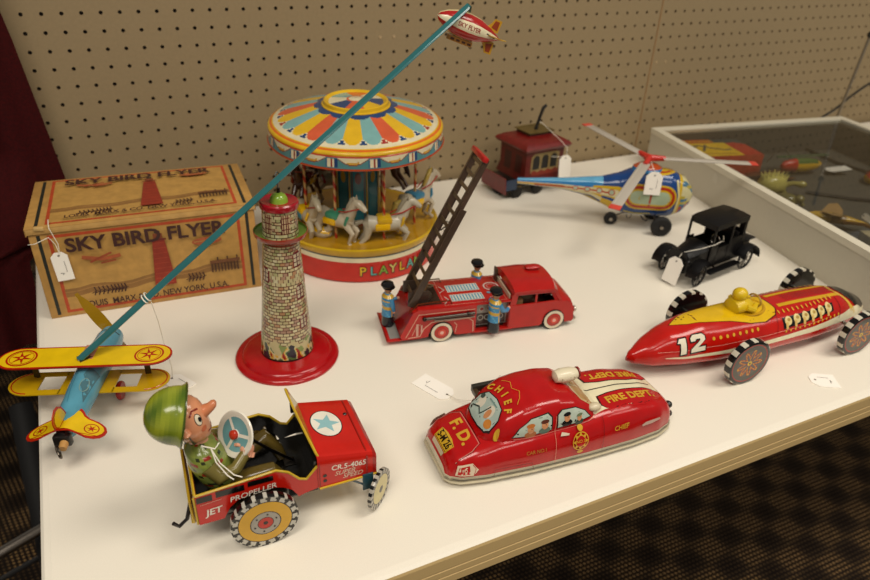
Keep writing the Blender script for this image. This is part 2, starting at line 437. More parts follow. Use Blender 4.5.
def build_case():
    t = thing('display_case', 'shallow pale grey display case with a glass lid on the right of the table', 'display case', (0, 0, 0))
    A = V((112.5, -7.3)); e = V((50.1, -7.2)).normalized(); f = V((-.185, -.983)).normalized()
    W, L, H = 51.0, 69., 8.0; th = 1.5
    P = lambda u, v, z: V((A.x+e.x*u+f.x*v, A.y+e.y*u+f.y*v, z))
    GC = hx('c2bba8'); LC = hx('d6cfba')
    def wallp(name, u0, u1, v0, v1, z0, z1, col, mt='wood', lab=None, bl=.12):
        m = MB(mt); cs = [P(u0, v0, 0), P(u1, v0, 0), P(u1, v1, 0), P(u0, v1, 0)]
        m.prism([(c.x, c.y) for c in cs], z0, z1, col); return m.build(name, t, label=lab)
    b = wallp('base', .2, W-.2, .2, L-.2, .05, .6, GC)
    wallp('felt', th, W-th, th, L-th, .62, .8, hx('57544b'), 'matte', 'dark grey lining')
    wallp('side_panel', 0, th, 0, L, .02, H-1.1, GC)
    wallp('side_panel', W-th, W, 0, L, .02, H-1.1, GC)
    wallp('back_panel', th+.02, W-th-.02, 0, th, .02, H-1.1, GC)
    wallp('front_panel', th+.02, W-th-.02, L-th, L, .02, H-1.1, GC)
    for a_ in ((th, th+.15, th, L-th), (W-th-.15, W-th, th, L-th), (th+.15, W-th-.15, th, th+.15), (th+.15, W-th-.15, L-th-.15, L-th)):
        wallp('lining', *a_, .85, H-1.15, hx('57534a'), 'matte', 'dark grey side lining')
    m = MB('wood')
    w2 = 1.5
    for u0, u1, v0, v1 in ((-.15, w2, -.15, L+.15), (W-w2, W+.15, -.15, L+.15), (w2, W-w2, -.15, w2), (w2, W-w2, L-w2, L+.15)):
        cs = [P(u0, v0, 0), P(u1, v0, 0), P(u1, v1, 0), P(u0, v1, 0)]
        m.prism([(c.x, c.y) for c in cs], H-1.05, H, LC)
    lid = m.build('lid_frame', t)
    m = MB('glass'); cs = [P(w2-.3, w2-.3, 0), P(W-w2+.3, w2-.3, 0), P(W-w2+.3, L-w2+.3, 0), P(w2-.3, L-w2+.3, 0)]
    m.add([(c.x, c.y, H-.35) for c in cs], [(3, 2, 1, 0)], WHITE); m.build('glass_pane', lid)
    m = MB('metal')     # hinge leaf on the back edge
    c0 = P(12, -.25, H-.3); c1 = P(20, -.25, H-.3)
    m.tube([c0, c1], .25, hx('a06a50'), 8)
    for k in range(5): a = P(12.2+k*1.9, -.25, H-.3); b2 = P(12.9+k*1.9, -.25, H-.3); m.tube([a, b2], .32, hx('8a8070'), 8)
    m.build('hinge', t)
    m = MB('paper'); a = P(0, 23.2, 5.4)
    n = V((-f.y*0+0, 0, 0))
    m.add([P(-.03, 22.6, 4.9), P(-.03, 24.0, 4.5), P(-.03, 24.1, 5.9), P(-.03, 23.2, 6.6), P(-.03, 22.7, 6.1)], [(0, 1, 2, 3, 4)], hx('c9c3b2'))
    m.build('sticker', t)
    # rod and cord in the corner behind the case
    r = thing('support_rod', 'thin steel rod with black knob rising behind the display case corner', 'rod', (166.6, -10.8, 0))
    m = MB('metal'); m.tube([(.0, 0, 0), (3.2, .5, 24.5)], .32, hx('a59a88'), 10); m.build('rod', r)
    m = MB('plastic'); m.ball((3.3, .4, 25.2), (.8, .8, .8), BLACK, 14); m.tube([(3.3, .4, 25), (5.5, 1.5, 33)], .35, BLACK, 8); m.build('knob', r)
    m = MB('plastic'); pts = [(160+2.2*k, -6.5+.2*k, .25+abs(sin(k*.5))*.6+k*.95) for k in range(14)]
    m.tube(pts, .3, hx('1a1614'), 8); o = m.build('power_cord'); tag(o, 'thin dark cord running behind the display case at the right of the pegboard', 'cord')

    # ---- things lying inside the case
    zb = .82
    # printed toy box
    t = thing('toy_box', 'yellow and red printed toy box lying in the far left corner of the display case', 'box', (122.3, -16.2, zb), -14)
    m = MB('card'); m.box(-8.2, 8.2, -5.2, 5.2, 0, 4.6, hx('c8401e'), .06)
    d = Dec(m, (0, 0, 4.6), (1, 0, 0), (0, 1, 0), proj=False)
    d.rect(-8.1, 8.1, -5.1, 5.1, hx('3f4a4c')); d.rect(-8.1, 3.8, -5.1, 2.9, hx('f0c81c')); d.rect(-8.1, 1.5, 2.9, 5.1, hx('c8501e'))
    d.text('SKY RANGER', -3.3, 4, 1.7, YEL, .02); d.poly([(3.8, -5.1), (8.1, -5.1), (8.1, 1.5), (6, 2.9), (3.8, 2.4)], hx('c2341c'))
    d.line([(-5.6, .5), (-3, 1.4), (-1, -.4), (1.4, -1.6), (3, -1.4)], .8, hx('7d6c4a')); d.line([(-3.8, -2.2), (-1.2, 1.9)], .5, hx('5d5648')); d.line([(-4.9, 1.7), (-4, .2)], .4, BLACK)
    d.line([(-7, -3.6), (2.8, -3.9)], .35, hx('b5721c'))
    m.build('carton', t)
    # toy plane with a paper tag
    t = thing('toy_airplane', 'small red and yellow toy plane with long brown wings lying inside the display case', 'toy airplane', (137.5, -25.5, zb), -12)
    m = MB('tin')
    m.loft([[V((x, r*.8*cos(a), 2.1+r*sin(a))) for a in [2*pi*k/14 for k in range(14)]] for x, r in ((-4.2, .5), (-3.4, 1.1), (-1, 1.5), (2, 1.5), (4.2, 1.1), (5.4, .4))],
           lambda i, j, p: hx('c8301c') if p[0] < -1.2 else (hx('5f7b3a') if p[2] > 3.2 else hx('eebc14')))
    m.build('fuselage', t)
    m = MB('tin'); m.box(-13.5, 5, -.9, .9, 1.2, 1.35, hx('5b3423'), .05, M=Matrix.Rotation(RD(8), 4, 'Z')); m.box(-13, -3, -2.8, -1.9, .4, .55, hx('6b4a34'), .05, M=Matrix.Rotation(RD(8), 4, 'Z')); m.build('wing', t)
    m = MB('metal'); m.tube([(-6+1.2*k, 2.5, 2+3.2*sin(pi*k/5)) for k in range(6)], .12, GREY, 6); m.build('wire_handle', t)
    m = MB('tin'); m.box(-4, 8.6, 1.5, 2.6, 3.3, 3.42, hx('4c6a48'), .04); m.build('upper_wing', t)
    price_tag('white tag lying beside the red and yellow toy plane inside the display case', (146.2, -28.5, zb+1.2), Matrix.Rotation(RD(72), 4, 'Z') @ Matrix.Rotation(RD(-6), 4, 'X'), w=2.4, h=5, marks=False)
    # spiky creature
    t = thing('toy_creature', 'pale yellow green spiky creature toy inside the display case near its left side', 'toy figure', (122.3, -31.8, zb), -25)
    m = MB('tin'); m.ball((0, 0, 2.2), (2.9, 2.1, 2.1), hx('cfc46a'), 18)
    for k in range(7):
        for q in (-.5, .3): a = -1+.33*k; m.cyl((2.4*sin(a), q, 3.8-.5*abs(a)), (3.1*sin(a), q*1.3, 5.2-.6*abs(a)), .4, hx('e4da84'), .02, 8)
    m.build('shell', t)
    m = MB('tin'); m.tube([(2.6, 0, 2.2), (4, -.2, 2.6), (5.2, -.4, 2.5)], [.6, .45, .6], hx('a79c52')); m.ball((5.7, -.4, 2.5), (.9, .7, .7), hx('b4a95c'), 12); m.build('head', t)
    for x in (-1.6, 1.6):
        for y in (-1.5, 1.5): m = MB('tin'); m.tube([(x, y, 1.6), (x*1.4, y*1.3, .8), (x*1.5, y*1.5, .1)], [.6, .45, .6], hx('8f8648')); m.build('leg', t)
    t = thing('toy_frog', 'small olive clawed toy beside the spiky creature inside the display case', 'toy figure', (120.8, -37, zb), -60)
    m = MB('tin'); m.ball((0, 0, 1.3), (2, 1.4, 1.2), hx('7b7444'), 16); m.ball((2, 0, 1.9), (.9, .9, .8), hx('8a8250'), 12); m.build('body', t)
    for s_ in (-1, 1): m = MB('tin'); m.tube([(1, s_, 1), (2, s_*1.8, .9), (2.9, s_*1.6, .2)], [.4, .3, .35], hx('8a8250')); m.build('leg', t)
    # winged insect toy
    t = thing('toy_insect', 'gold and brown winged insect toy lying inside the display case near the front', 'toy insect', (120.2, -46.5, zb), -48)
    m = MB('tin')
    m.loft([[V((x, r*cos(a), 1.7+r*.8*sin(a))) for a in [2*pi*k/12 for k in range(12)]] for x, r in ((-4, .15), (-2.6, .9), (0, 1.2), (2.4, 1.0), (4.6, .5), (6, .12))], lambda i, j, p: hx('d0a840') if int(p[0]*1.3) % 2 else hx('8b6a30'))
    m.build('body', t)
    for s_ in (-1, 1):
        m = MB('tin'); m.prism([(-2, 0), (-.5, s_*3.4), (1, s_*4), (1.8, s_*2), (1.6, 0)], 2.4, 2.5, hx('ab8a5a'), M=Matrix.Rotation(RD(14*s_), 4, 'X')); m.build('wing', t)
    m = MB('metal'); m.tube([(2, -1, 1.6), (5, -2, 2.2), (9.5, -3.0, 1.2)], .32, hx('b08048'), 8); m.build('tail_rod', t)
    price_tag('crumpled white string tag standing on the insect toy in the display case', (124.2, -50.5, zb+2.6), aim((0, 0, 0), (.3, -.2, 1), (.2, 1, .3)), w=1., h=2.2, marks=False)
    # second red toy at right and cream box at front
    t = thing('toy_vehicle', 'small red and yellow toy with a crowned top at the right of the display case', 'toy', (149.8, -34.5, zb), 20)
    m = MB('tin'); m.loft([[V((x, r*cos(a), 1.4+r*.8*sin(a))) for a in [2*pi*k/12 for k in range(12)]] for x, r in ((-3.6, .3), (-2.6, 1.5), (0, 1.8), (2.6, 1.5), (3.6, .4))], lambda i, j, p: YEL if p[2] < 1.5 else hx('b0301c')); m.build('body', t)
    for k in range(4): m = MB('tin'); m.box(-2.2+k*1.2, -1.5+k*1.2, -.5, .5, 2.6, 3.6+.3*(k % 2), hx('c1462a'), .1); m.build('seat', t)
    t = thing('cream_carton', 'plain cream cardboard box lying in the front of the display case', 'box', (118.2, -61, zb), -20)
    m = MB('card'); m.box(-4.5, 7, -5, 5, 0, 3.6, hx('b5a67c'), .08); m.build('carton', t)
    # dark cords of the lining
    t = thing('dark_cable', 'dark cable curving across the lining inside the display case', 'cable', (0, 0, zb))
    m = MB('plastic'); m.tube([(130, -34, .3), (136, -40, .3), (142, -44, .3), (150, -46, .3), (155, -47, .3)], .35, BLACK, 8); m.tube([(154, -14, .3), (152.5, -24, .3), (154, -34, .3), (152, -44, .3)], .4, BLACK, 8); m.build('cable', t)
build_setting(); build_case()

# ================================================================== CARDBOARD TOY BOX
def build_box():
    t = thing('toy_carton', 'worn yellow printed cardboard box with two lighthouse pictures standing at the back left', 'box', (-3.1, -28.2, 0), -3.2)
    W, D, H = 26.7, 15.6, 12.7
    KR = hx('b98c48'); PIC = hx('b78c46'); OR = hx('b4431c'); BK = hx('1e2118'); TX = hx('3a1510')
    def art(d, w, h, s=1., ty=1.85, lh=2.6):
        d.rect(.85, 1.25, .35, h-.2, BK); d.rect(w-1.25, w-.85, .35, h-.2, BK)
        d.rect(2.0, w-2.0, .5, h-.3, OR); d.rect(2.4, w-2.4, .9, h-.7, PIC)
        sy = h*.33
        pts = [(2.35, sy)]
        for k in range(14): x = 2.35+(w-4.7)*(k+1)/14; pts.append((x, sy+.25*sin(k*1.3)+.12*k*s*.5))
        low = [(x, y-.9-.4*abs(sin(x))) for x, y in pts[::-1]]
        d.poly(pts+low, hx('8d6430'))
        d.line([(p[0], p[1]-.45) for p in pts], .12, hx('a67a40'))
        # ground with dark figures
        for gx, n, sc in ((5.6, 5, 1), (8.0, 4, .8), (17.2, 5, .9)):
            for k in range(n):
                a = gx+.5*k*sc; d.line([(a, 1.9*s+.55), (a+.25, 2.5*s+.6), (a+.1, 3.0*s+.7)], .16, TX)
                d.line([(a-.3, 2.3*s+.5), (a+.5, 2.6*s+.55)], .1, TX)
        for k in range(9): d.rect(w-6.4+k*.42, w-6.2+k*.42, 3.4*s, (4.6+.5*(k % 3))*s, BROWN)
        d.rect(w-6.5, w-2.6, 4.7*s, 5.2*s, hx('6e4220'))
        # lighthouse
        cx = 14.3; b = 2.3*s+.3; tt = h-lh*s
        d.poly([(cx-1.35, b), (cx+1.35, b), (cx+.75, tt), (cx-.75, tt)], hx('8e2812'))
        for k in range(9):
            yy = b+(tt-b)*(k+.5)/9; ww = 1.25-.6*(k+.5)/9; d.line([(cx-ww, yy), (cx+ww, yy)], .05, hx('b5512e'))
        d.rect(cx-.95, cx+.95, tt, tt+.25, hx('6a1c10')); d.rect(cx-.55, cx+.55, tt+.25, tt+1.0*s, hx('7b3a18')); d.ell(cx, tt+1.2*s, .35, .25, BK, 10)
        # planes
        d.line([(5.2, h-3.6*s), (7.6, h-4.2*s), (9.6, h-3.9*s)], .5*s, hx('a4522a')); d.line([(6, h-4.4*s), (8.6, h-3.4*s)], .28, hx('94401f'))
        d.line([(7.2, h-4.7*s), (9, h-4.5*s)], .22, hx('94401f'))
        d.ell(20.2, h-3.5*s, 1.9, .55*s, hx('a4522a'), 16); d.line([(18.6, h-3.5*s), (21.8, h-3.4*s)], .1, PIC)
        d.text('SKY BIRD FLYER', 13.1, h-ty*s, 2.55*s, TX, .03, sx=1.06/s, space=.98)
        d.text('LOUIS  MARX & CO. NEW YORK, U.S.A.', 13.2, 1.45*s, 1.25*s, TX, .02, sx=.83/s, space=1.)
    m = MB('card'); m.box(0, W, 0, D, 0, H-.15, KR, .12)
    d = Dec(m, (0, 0, .1), (1, 0, 0), (0, 0, 1), proj=False); d.o = V((0, 0, .1)); art(d, W, H-.9)
    d = Dec(m, (W, 0, .1), (0, 1, 0), (0, 0, 1), proj=False)
    d.rect(.7, 1.05, .3, H-1, BK); d.rect(1.5, D-1.5, .55, H-1.2, OR); d.rect(1.75, D-1.75, .8, H-1.5, PIC); d.rect(1.75, D-1.75, 3, 4.4, hx('8d6430')); d.ell(7.5, 7.5, 3, 1.8, hx('a4522a'))
    m.build('carton', t)
    m = MB('card')
    m.box(-.22, W+.22, -.22, D+.22, H-.12, H+.12, KR, .08)
    m.box(-.22, W+.22, -.22, -.05, H-.75, H, hx('c49a58'), .05); m.box(-.22, W+.22, D+.05, D+.22, H-1, H, KR, .05)
    m.box(-.22, -.05, -.22, D+.22, H-.9, H, KR, .05); m.box(W+.05, W+.22, -.22, D+.22, H-.9, H, KR, .05)
    d = Dec(m, (0, 0, H+.12), (1, 0, 0), (0, 1, 0), proj=False); art(d, W, D, 1.0, 2.5, 4.6)
    m.build('lid', t)
    # creases, torn corner tabs
    m = MB('card'); m.box(-.5, .6, -.4, .2, H-.2, H+.25, hx('c9a566'), .1, M=Matrix.Rotation(RD(6), 4, 'Y')); m.build('torn_corner', t)
    M = aim((-1.2, -28.62, 9.1), (1, -.055, -.12), (.12, 0, 1))
    price_tag('white tag on a string hanging down the front of the printed cardboard box', (-.3, -28.62, 7.4), M.to_3x3().to_4x4() @ Matrix.Rotation(RD(10), 4, 'Z'), w=1.9, h=3.9,
              strings=[[(.1, -.1, 1.7), (.2, -.25, 3.2), (-.3, -.3, 5.3), (-.3, 0, 5.75), (-.3, 1.2, 5.85)], [(.1, -.1, 1.7), (-.1, -.25, 3.2), (-.6, -.3, 4.2), (-2.2, -.3, 3.6), (-3.0, .4, 3.3)]])

# ================================================================== LIGHTHOUSE, ROD, PLANE, AIRSHIP
def build_lighthouse():
    t = thing('toy_lighthouse', 'tin lighthouse with stone pattern on a round red base, left of the carousel', 'toy lighthouse', (22.65, -47.2, 0), 20)
    LR = Matrix.Rotation(RD(1.3), 3, V((sin(RD(20)), cos(RD(20)), 0))).to_euler()   # the tower leans slightly on its base
    m = MB('tin')
    m.lathe([(6.1, 0), (6.15, .25), (6.0, .5), (5.75, .62), (5.35, .55), (5.2, .75), (5.0, .9), (4.3, .95), (3.3, 1.1), (2.9, 1.15)], hx('a80f14'), 72)
    m.build('base', t)
    rnd = random.Random(3); cols = [hx(c) for c in ('c2b88c', 'b3a87e', 'c9c09a', '9c9a68', 'a8805c', 'a0806a', 'b8a078', 'a8a476', 'bdb084', 'c6ba90')]
    tbl = {}
    def brick(a, z, ch=.4, bw=.6, r=2.5):
        row = int(z/ch); fz = z/ch-row; L = 2*pi*r; nb = max(6, round(L/bw)); u = a*nb+(.5 if row % 2 else 0); k = int(u) % nb; fu = u-int(u)
        if fz < .22 or fu < .14: return hx('4e3226') if (row+k) % 3 else hx('6a3a2c')
        if (row, k) not in tbl: tbl[(row, k)] = rnd.choice(cols)
        return tbl[(row, k)]
    def tower(a, r, z):
        # windows at a few angles, dark red frames
        for wa, wz in ((.79, 13.8), (.79, 9.8), (.79, 6.0), (.5, 12), (.15, 10), (.2, 6)):
            da = (a-wa)*2*pi*r; dz = z-wz
            if abs(da) < .62 and -1 < dz < .9 and not (dz > .5 and abs(da) > .45):
                if abs(da) < .45 and -.85 < dz < .72: return hx('4e1620') if (abs(da) < .06 or abs((dz+.85) % .5) < .1) else hx('b9a98c')
                return hx('6e1c1c')
        if z < 3.9:
            w = 2*pi*a
            if z > 3.5+.3*sin(9*w): return brick(a, z)
            k = sin(11*w+z*.6)+.8*sin(7*w+2-z*.9)+.5*sin(23*w+z*2.1)+.5*sin(z*5+w*3)
            if z < 1.35: return hx('2b1a14')
            if z > 2.6+.7*sin(6*w+1): return hx('b8ac7e') if k < .8 else hx('7a8a4a')
            # scene: door, people, boats
            if k > 1.1: return hx('8f1a1a')
            if k > .5: return hx('c9a23c')
            if k > -.1: return hx('c7b98e')
            if k > -.7: return hx('4c6a3a')
            return hx('2a2530')
        if z > 15.55: return hx('8a3a20')
        return brick(a, z)
    m = MB('tin')
    n = 150
    prof = [(3.12-(3.12-1.98)*(k/n)**.95, 1.05+(15.9-1.05)*k/n) for k in range(n+1)]
    m.lathe(prof, tower, 200)
    m.build('tower', t, rot=LR)
    m = MB('tin'); g = hx('5a7a22')
    m.lathe([(1.9, 15.8, hx('8a2a18')), (2.55, 16.0, hx('8a2a18')), (2.9, 16.35, hx('9a3420')), (2.95, 16.75, hx('8a2a18')), (2.88, 16.78, g), (2.8, 16.5, g), (2.4, 16.3, g), (1.8, 16.28, g)], g, 56, caps=False)
    m.build('gallery', t, rot=LR)
    def drum(a, r, z):
        k = (a*6) % 1
        if 16.9 < z < 19.2 and k < .5:
            return hx('5a1a1e') if (k*8 % 1) < .25 or (z*1.6 % 1) < .2 or z < 17.05 else hx('b39a74')
        return brick(a, z, .36, .5, 1.95) if True else None
    m = MB('tin'); m.lathe([(1.98-.12*k/30, 16.3+3.2*k/30) for k in range(31)], drum, 120)
    m.build('lantern_room', t, rot=LR)
    m = MB('tin'); r_ = hx('9c1220')
    m.lathe([(1.8, 19.4), (2.05, 19.5), (2.12, 19.75), (2.1, 20.1), (1.95, 20.25), (1.6, 20.1), (1.2, 20.05), (.8, 20.1)], r_, 48, caps=False)
    m.build('parapet', t, rot=LR)
    m = MB('tin'); m.lathe([(1.0, 20.05), (.92, 20.5), (.7, 20.85), (.35, 21.05), (.1, 21.1)], hx('7fa032'), 32, caps=False); m.build('dome', t, rot=LR)
    m = MB('metal'); m.tube([(0, 0, 21.1), (0, 0, 22.2), (.25, 0, 22.6), (.28, .1, 23.1), (0, .1, 23.35), (-.25, .05, 23.0)], .1, GREY, 8); m.tube([(0, 0, 21.1), (0, 0, 21.6)], .2, hx('3f3b36'), 8); m.build('pivot_hook', t, rot=LR)

def rodM():
    a = V((1.2, -48.9, 6.65)); b = V((44.9, -46.75, 38.9)); return a, b
def build_rod():
    a, b = rodM()
    t = thing('balance_rod', 'long teal tin rod balanced across the lighthouse top, plane at one end', 'rod', tuple(a))
    m = MB('tin'); d = (b-a); ux = d.normalized(); L = d.length
    M = aim((0, 0, 0), ux, V((0, 1, 0)))
    pr = [(-.66, 0), (-.56, .16), (0, .36), (.56, .16), (.66, 0), (.56, -.1), (-.56, -.1)]
    m.loft([[M @ V((x, p[0]*k, p[1])) for p in pr] for x, k in ((-.3, .5), (.2, 1), (L*.5, 1), (L-.2, 1), (L+.2, .5))], TEAL)
    m.build('rod', t)
    m = MB('paper'); p = ux*9.0
    for k in (-.25, .1):
        q = p+ux*k
        m.tube([q+M.to_3x3() @ V((0, .72*cos(w), .08+.45*sin(w))) for w in [2*pi*i/12 for i in range(12)]], .07, WHITE, 6, True)
    m.tube([p+V((.3, -.5, -.3)), p+V((.6, .0, -3)), p+V((.8, .9, -7)), V((8.3, 1.6, -4.5)), V((8.2, 2.3, -6.5))], .05, WHITE, 6)
    m.build('string', t)
    price_tag('white tag lying on the table beneath the right wing of the yellow plane', (9.9, -47.9, .02), Matrix.Rotation(RD(30), 4, 'Z'), w=2.2, h=3.4)

def build_plane():
    t = thing('toy_airplane', 'blue tin toy plane with yellow biplane wings at the left end of the teal rod', 'toy airplane', (1.65, -48.5, 0), 71)
    BL = hx('5597ac'); YW = hx('e2bc12'); RO = hx('b0240c')
    def wing(x0, x1, yy, z, nm, lower=False, R=None):
        m = MB('tin'); r = (x1-x0)/2; cx = (x0+x1)/2
        def outl(ins):
            p = []
            for s_, a0 in ((1, 0), (-1, 180)):
                for k in range(13): a = RD(a0+15*k); p.append((cx+(r-ins)*cos(a), s_*(yy-r*1.15)+(r*1.15-ins)*sin(a)))
            return p
        if not lower:
            m.prism(outl(0), z, z+.14, RO, hx('8c1c0c')); d = Dec(m, (0, 0, z+.14), (1, 0, 0), (0, 1, 0), proj=False); d.poly(outl(.2), YW)
            d.poly([(cx-.3, -1.7), (cx+r-.2, -1.2), (cx+r-.2, 1.2), (cx-.3, 1.7)], YW)
            for s_ in (-1, 1):
                d.ring(cx, s_*(yy-2.3), r*.72, r*.72*1.05, .18, RO); d.ring(cx, s_*(yy-2.3), r*.6, r*.62, .05, RO); d.star(cx, s_*(yy-2.3), r*.6, RO, 6, .28, .3)
                d.ell(cx, s_*(yy-2.3), .18, .18, YW, 10)
        else:
            C_ = hx('bd980f')
            # plate with two openings per side
            def pl(xa, xb, ya, yb): m.box(xa, xb, ya, yb, z, z+.12, C_)
            e = yy-r*1.15
            for s_ in (-1, 1):
                m.prism([(cx+r*cos(RD(a)), s_*e+s_*r*1.15*sin(RD(a))) for a in range(0, 181, 12)], z, z+.12, C_)
                a, b = sorted((s_*2.6, s_*e))
                pl(x0, x0+.8, a, b); pl(x1-.7, x1, a, b)
                a, b = sorted((s_*(e-.9), s_*e)); pl(x0+.8, x1-.7, a, b)
                a, b = sorted((s_*1.3, s_*2.7)); pl(x0, x1, a, b)
                m.tube([(cx+r*.9*cos(RD(q)), s_*e+s_*r*1.0*sin(RD(q)), z+.14) for q in range(0, 181, 12)], .06, RO, 5)
                # struts bent from the openings
                m.box(x1-.9, x1-.8, s_*5.6-.3, s_*5.6+.3, z, 6.3, hx('3a2c10'))
            pl(x0, x1, -1.3, 1.3)
        return m.build(nm, t)
    wing(-1.9, 1.75, 8.55, 6.35, 'upper_wing'); wing(-2.5, 1.3, 8.0, 3.5, 'lower_wing', True)
    m = MB('tin')
    prof = ((7.6, .8, 4.0), (7.4, 1.2, 4.0), (6.2, 1.4, 4.0), (3, 1.5, 4.05), (0, 1.5, 4.1), (-3, 1.42, 4.0), (-6, 1.28, 3.8), (-7.9, 1.05, 3.65), (-8.2, .7, 3.6))
    m.loft([[V((x, r*cos(a), z+r*1.1*sin(a))) for a in [2*pi*k/28 for k in range(28)]] for x, r, z in prof], BL)
    d = Dec(m, (0, 0, 0), (1, 0, 0), (0, 1, 0), back=20, sub=.5)
    d.poly([(-5.5, -1), (-1.2, -1.35), (-.8, -.4), (-2, -.15), (-2.7, -.5), (-3.4, -.2), (-4, -.55)], hx('49707a'))
    d.line([(-5.8, .25), (-4, .5), (-1, .6)], .06, hx('3e7d92')); d.ring(-3.4, -.6, .9, .35, .07, hx('7d9a92'))
    d.line([(6.3, 1.2), (6.3, -1.2)], .15, hx('16282e'))
    m.build('fuselage', t)
    m = MB('tin')   # tail plane, bent outline with red edge
    Th = [(-8.4, .45), (-8.55, .9), (-8.8, 1.6), (-9.0, 2.1), (-8.95, 2.7), (-8.7, 3.2), (-8.3, 3.5), (-7.8, 3.6), (-7.3, 3.4), (-6.95, 3.0), (-6.7, 2.5), (-6.5, 1.8), (-6.15, 1.35), (-5.75, 1.1), (-5.4, .8), (-5.3, .4)]
    T = [(x, -y) for x, y in Th[::-1]]+Th
    bend = lambda x, y, l: V((x-.8, y-.35, 4.75+l-.35*max(0, abs(y)-1.1)-.22*min(abs(y), 1.2)))
    m.prism(T, 0, .1, RO); m.v = [tuple(bend(p[0], p[1], p[2]-.1)) for p in m.v]
    d = Dec(m, (0, 0, 0), (1, 0, 0), (0, 1, 0), proj=False, warp=bend, sub=.7)
    d.poly([((x+7.5)*.84-7.5, y*.93) for x, y in T], YW)
    for s_ in (-1, 1): d.ring(-7.8, s_*2.3, .6, .6, .1, RO); d.star(-7.8, s_*2.3, .5, RO, 6, .3); d.line([(-8.6, s_*1.2), (-8.6, s_*3)], .07, RO)
    m.build('tail_plane', t)
    m = MB('tin'); F_ = [(x-.7, z-.6) for x, z in [(-8.6, 5.2), (-9.1, 5.8), (-9.2, 6.5), (-8.9, 7.1), (-8.3, 7.4), (-7.6, 7.3), (-7.0, 6.8), (-6.6, 6.1), (-6.3, 5.3)]]
    MX = Matrix.Rotation(pi/2, 4, 'X'); m.prism(F_, -.05, .05, RO, M=MX)
    for s_ in (-1, 1):
        d = Dec(m, (0, -s_*.05, 0), (s_, 0, 0), (0, 0, 1), proj=False); d.poly([(s_*((x+8.3)*.78-8.3), (z-5.6)*.78+5.6) for x, z in F_], YW)
    m.build('fin', t)
    m = MB('satin'); m.cyl((-7.4, 0, 3.8), (-9.2, 0, 3.6), .75, BLACK, .6, 14); m.box(-9.5, -8.8, -.9, .7, 2.8, 4.0, hx('15110f'), .15)
    m.cyl((-9.2, -.3, 3.3), (-10.1, -.3, 3.1), .42, hx('b98a4a'), .38, 12, 'wood'); m.tube([(-10.3+.45*cos(a), .0+.35*cos(a), 2.9+.6*sin(a)) for a in [2*pi*k/16 for k in range(16)]], .12, hx('6a6258'), 6, True, 'metal')
    m.build('winding_ring', t)
    m = MB('tin'); c = 7.75
    for s_ in (-1, 1):
        def fn(u, v, s_=s_):
            L_ = 6.2*u; w = (.28+.6*sin(pi*min(1, .12+u*.98))**.7)*(v-.5)*1.5; tw = RD(35)
            a = RD(62)
            return V((c+w*sin(tw)*s_, s_*L_*cos(a)+w*cos(tw)*-sin(a), 4+s_*L_*sin(a)+w*cos(tw)*cos(a)))
        m.grid(fn, 12, 4, hx('94700f'))
    m.ball((c, 0, 4), (.45, .5, .5), RO, 12)
    m.build('propeller', t)
    for s_ in (-1, 1):
        m = MB('tin'); m.lathe([(.2, -.25), (.95, -.25), (1.05, -.1), (1.05, .1), (.95, .25), (.2, .25)], hx('a01414'), 24, M=Matrix.Rotation(pi/2, 4, 'X')); w = m.build('wheel', t, (1.0, s_*2.1, 1.07))
        q = MB('tin'); q.tube([(1.0, s_*2.1, 1.1), (1.0, s_*1.3, 2.7)], .12, hx('b5850f'), 6); q.build('axle_strut', t)
    m = MB('metal'); m.box(-.5, .5, -.35, .35, 5.5, 6.9, hx('7a7066'), .08); m.tube([(-.9, .5, 6.55), (-.3, 0, 7.0), (.3, -.1, 6.9)], .12, GREY, 6); m.prism([(-1.2, .2), (-.2, .9), (-.3, -.7)], 6.52, 6.62, hx('6f6a62')); m.build('rod_bracket', t)
    m = MB('tin'); m.box(-.6, 1.9, -.75, .55, 6.5, 6.56, hx('c47a5c'), .02); m.build('cockpit_patch', t)

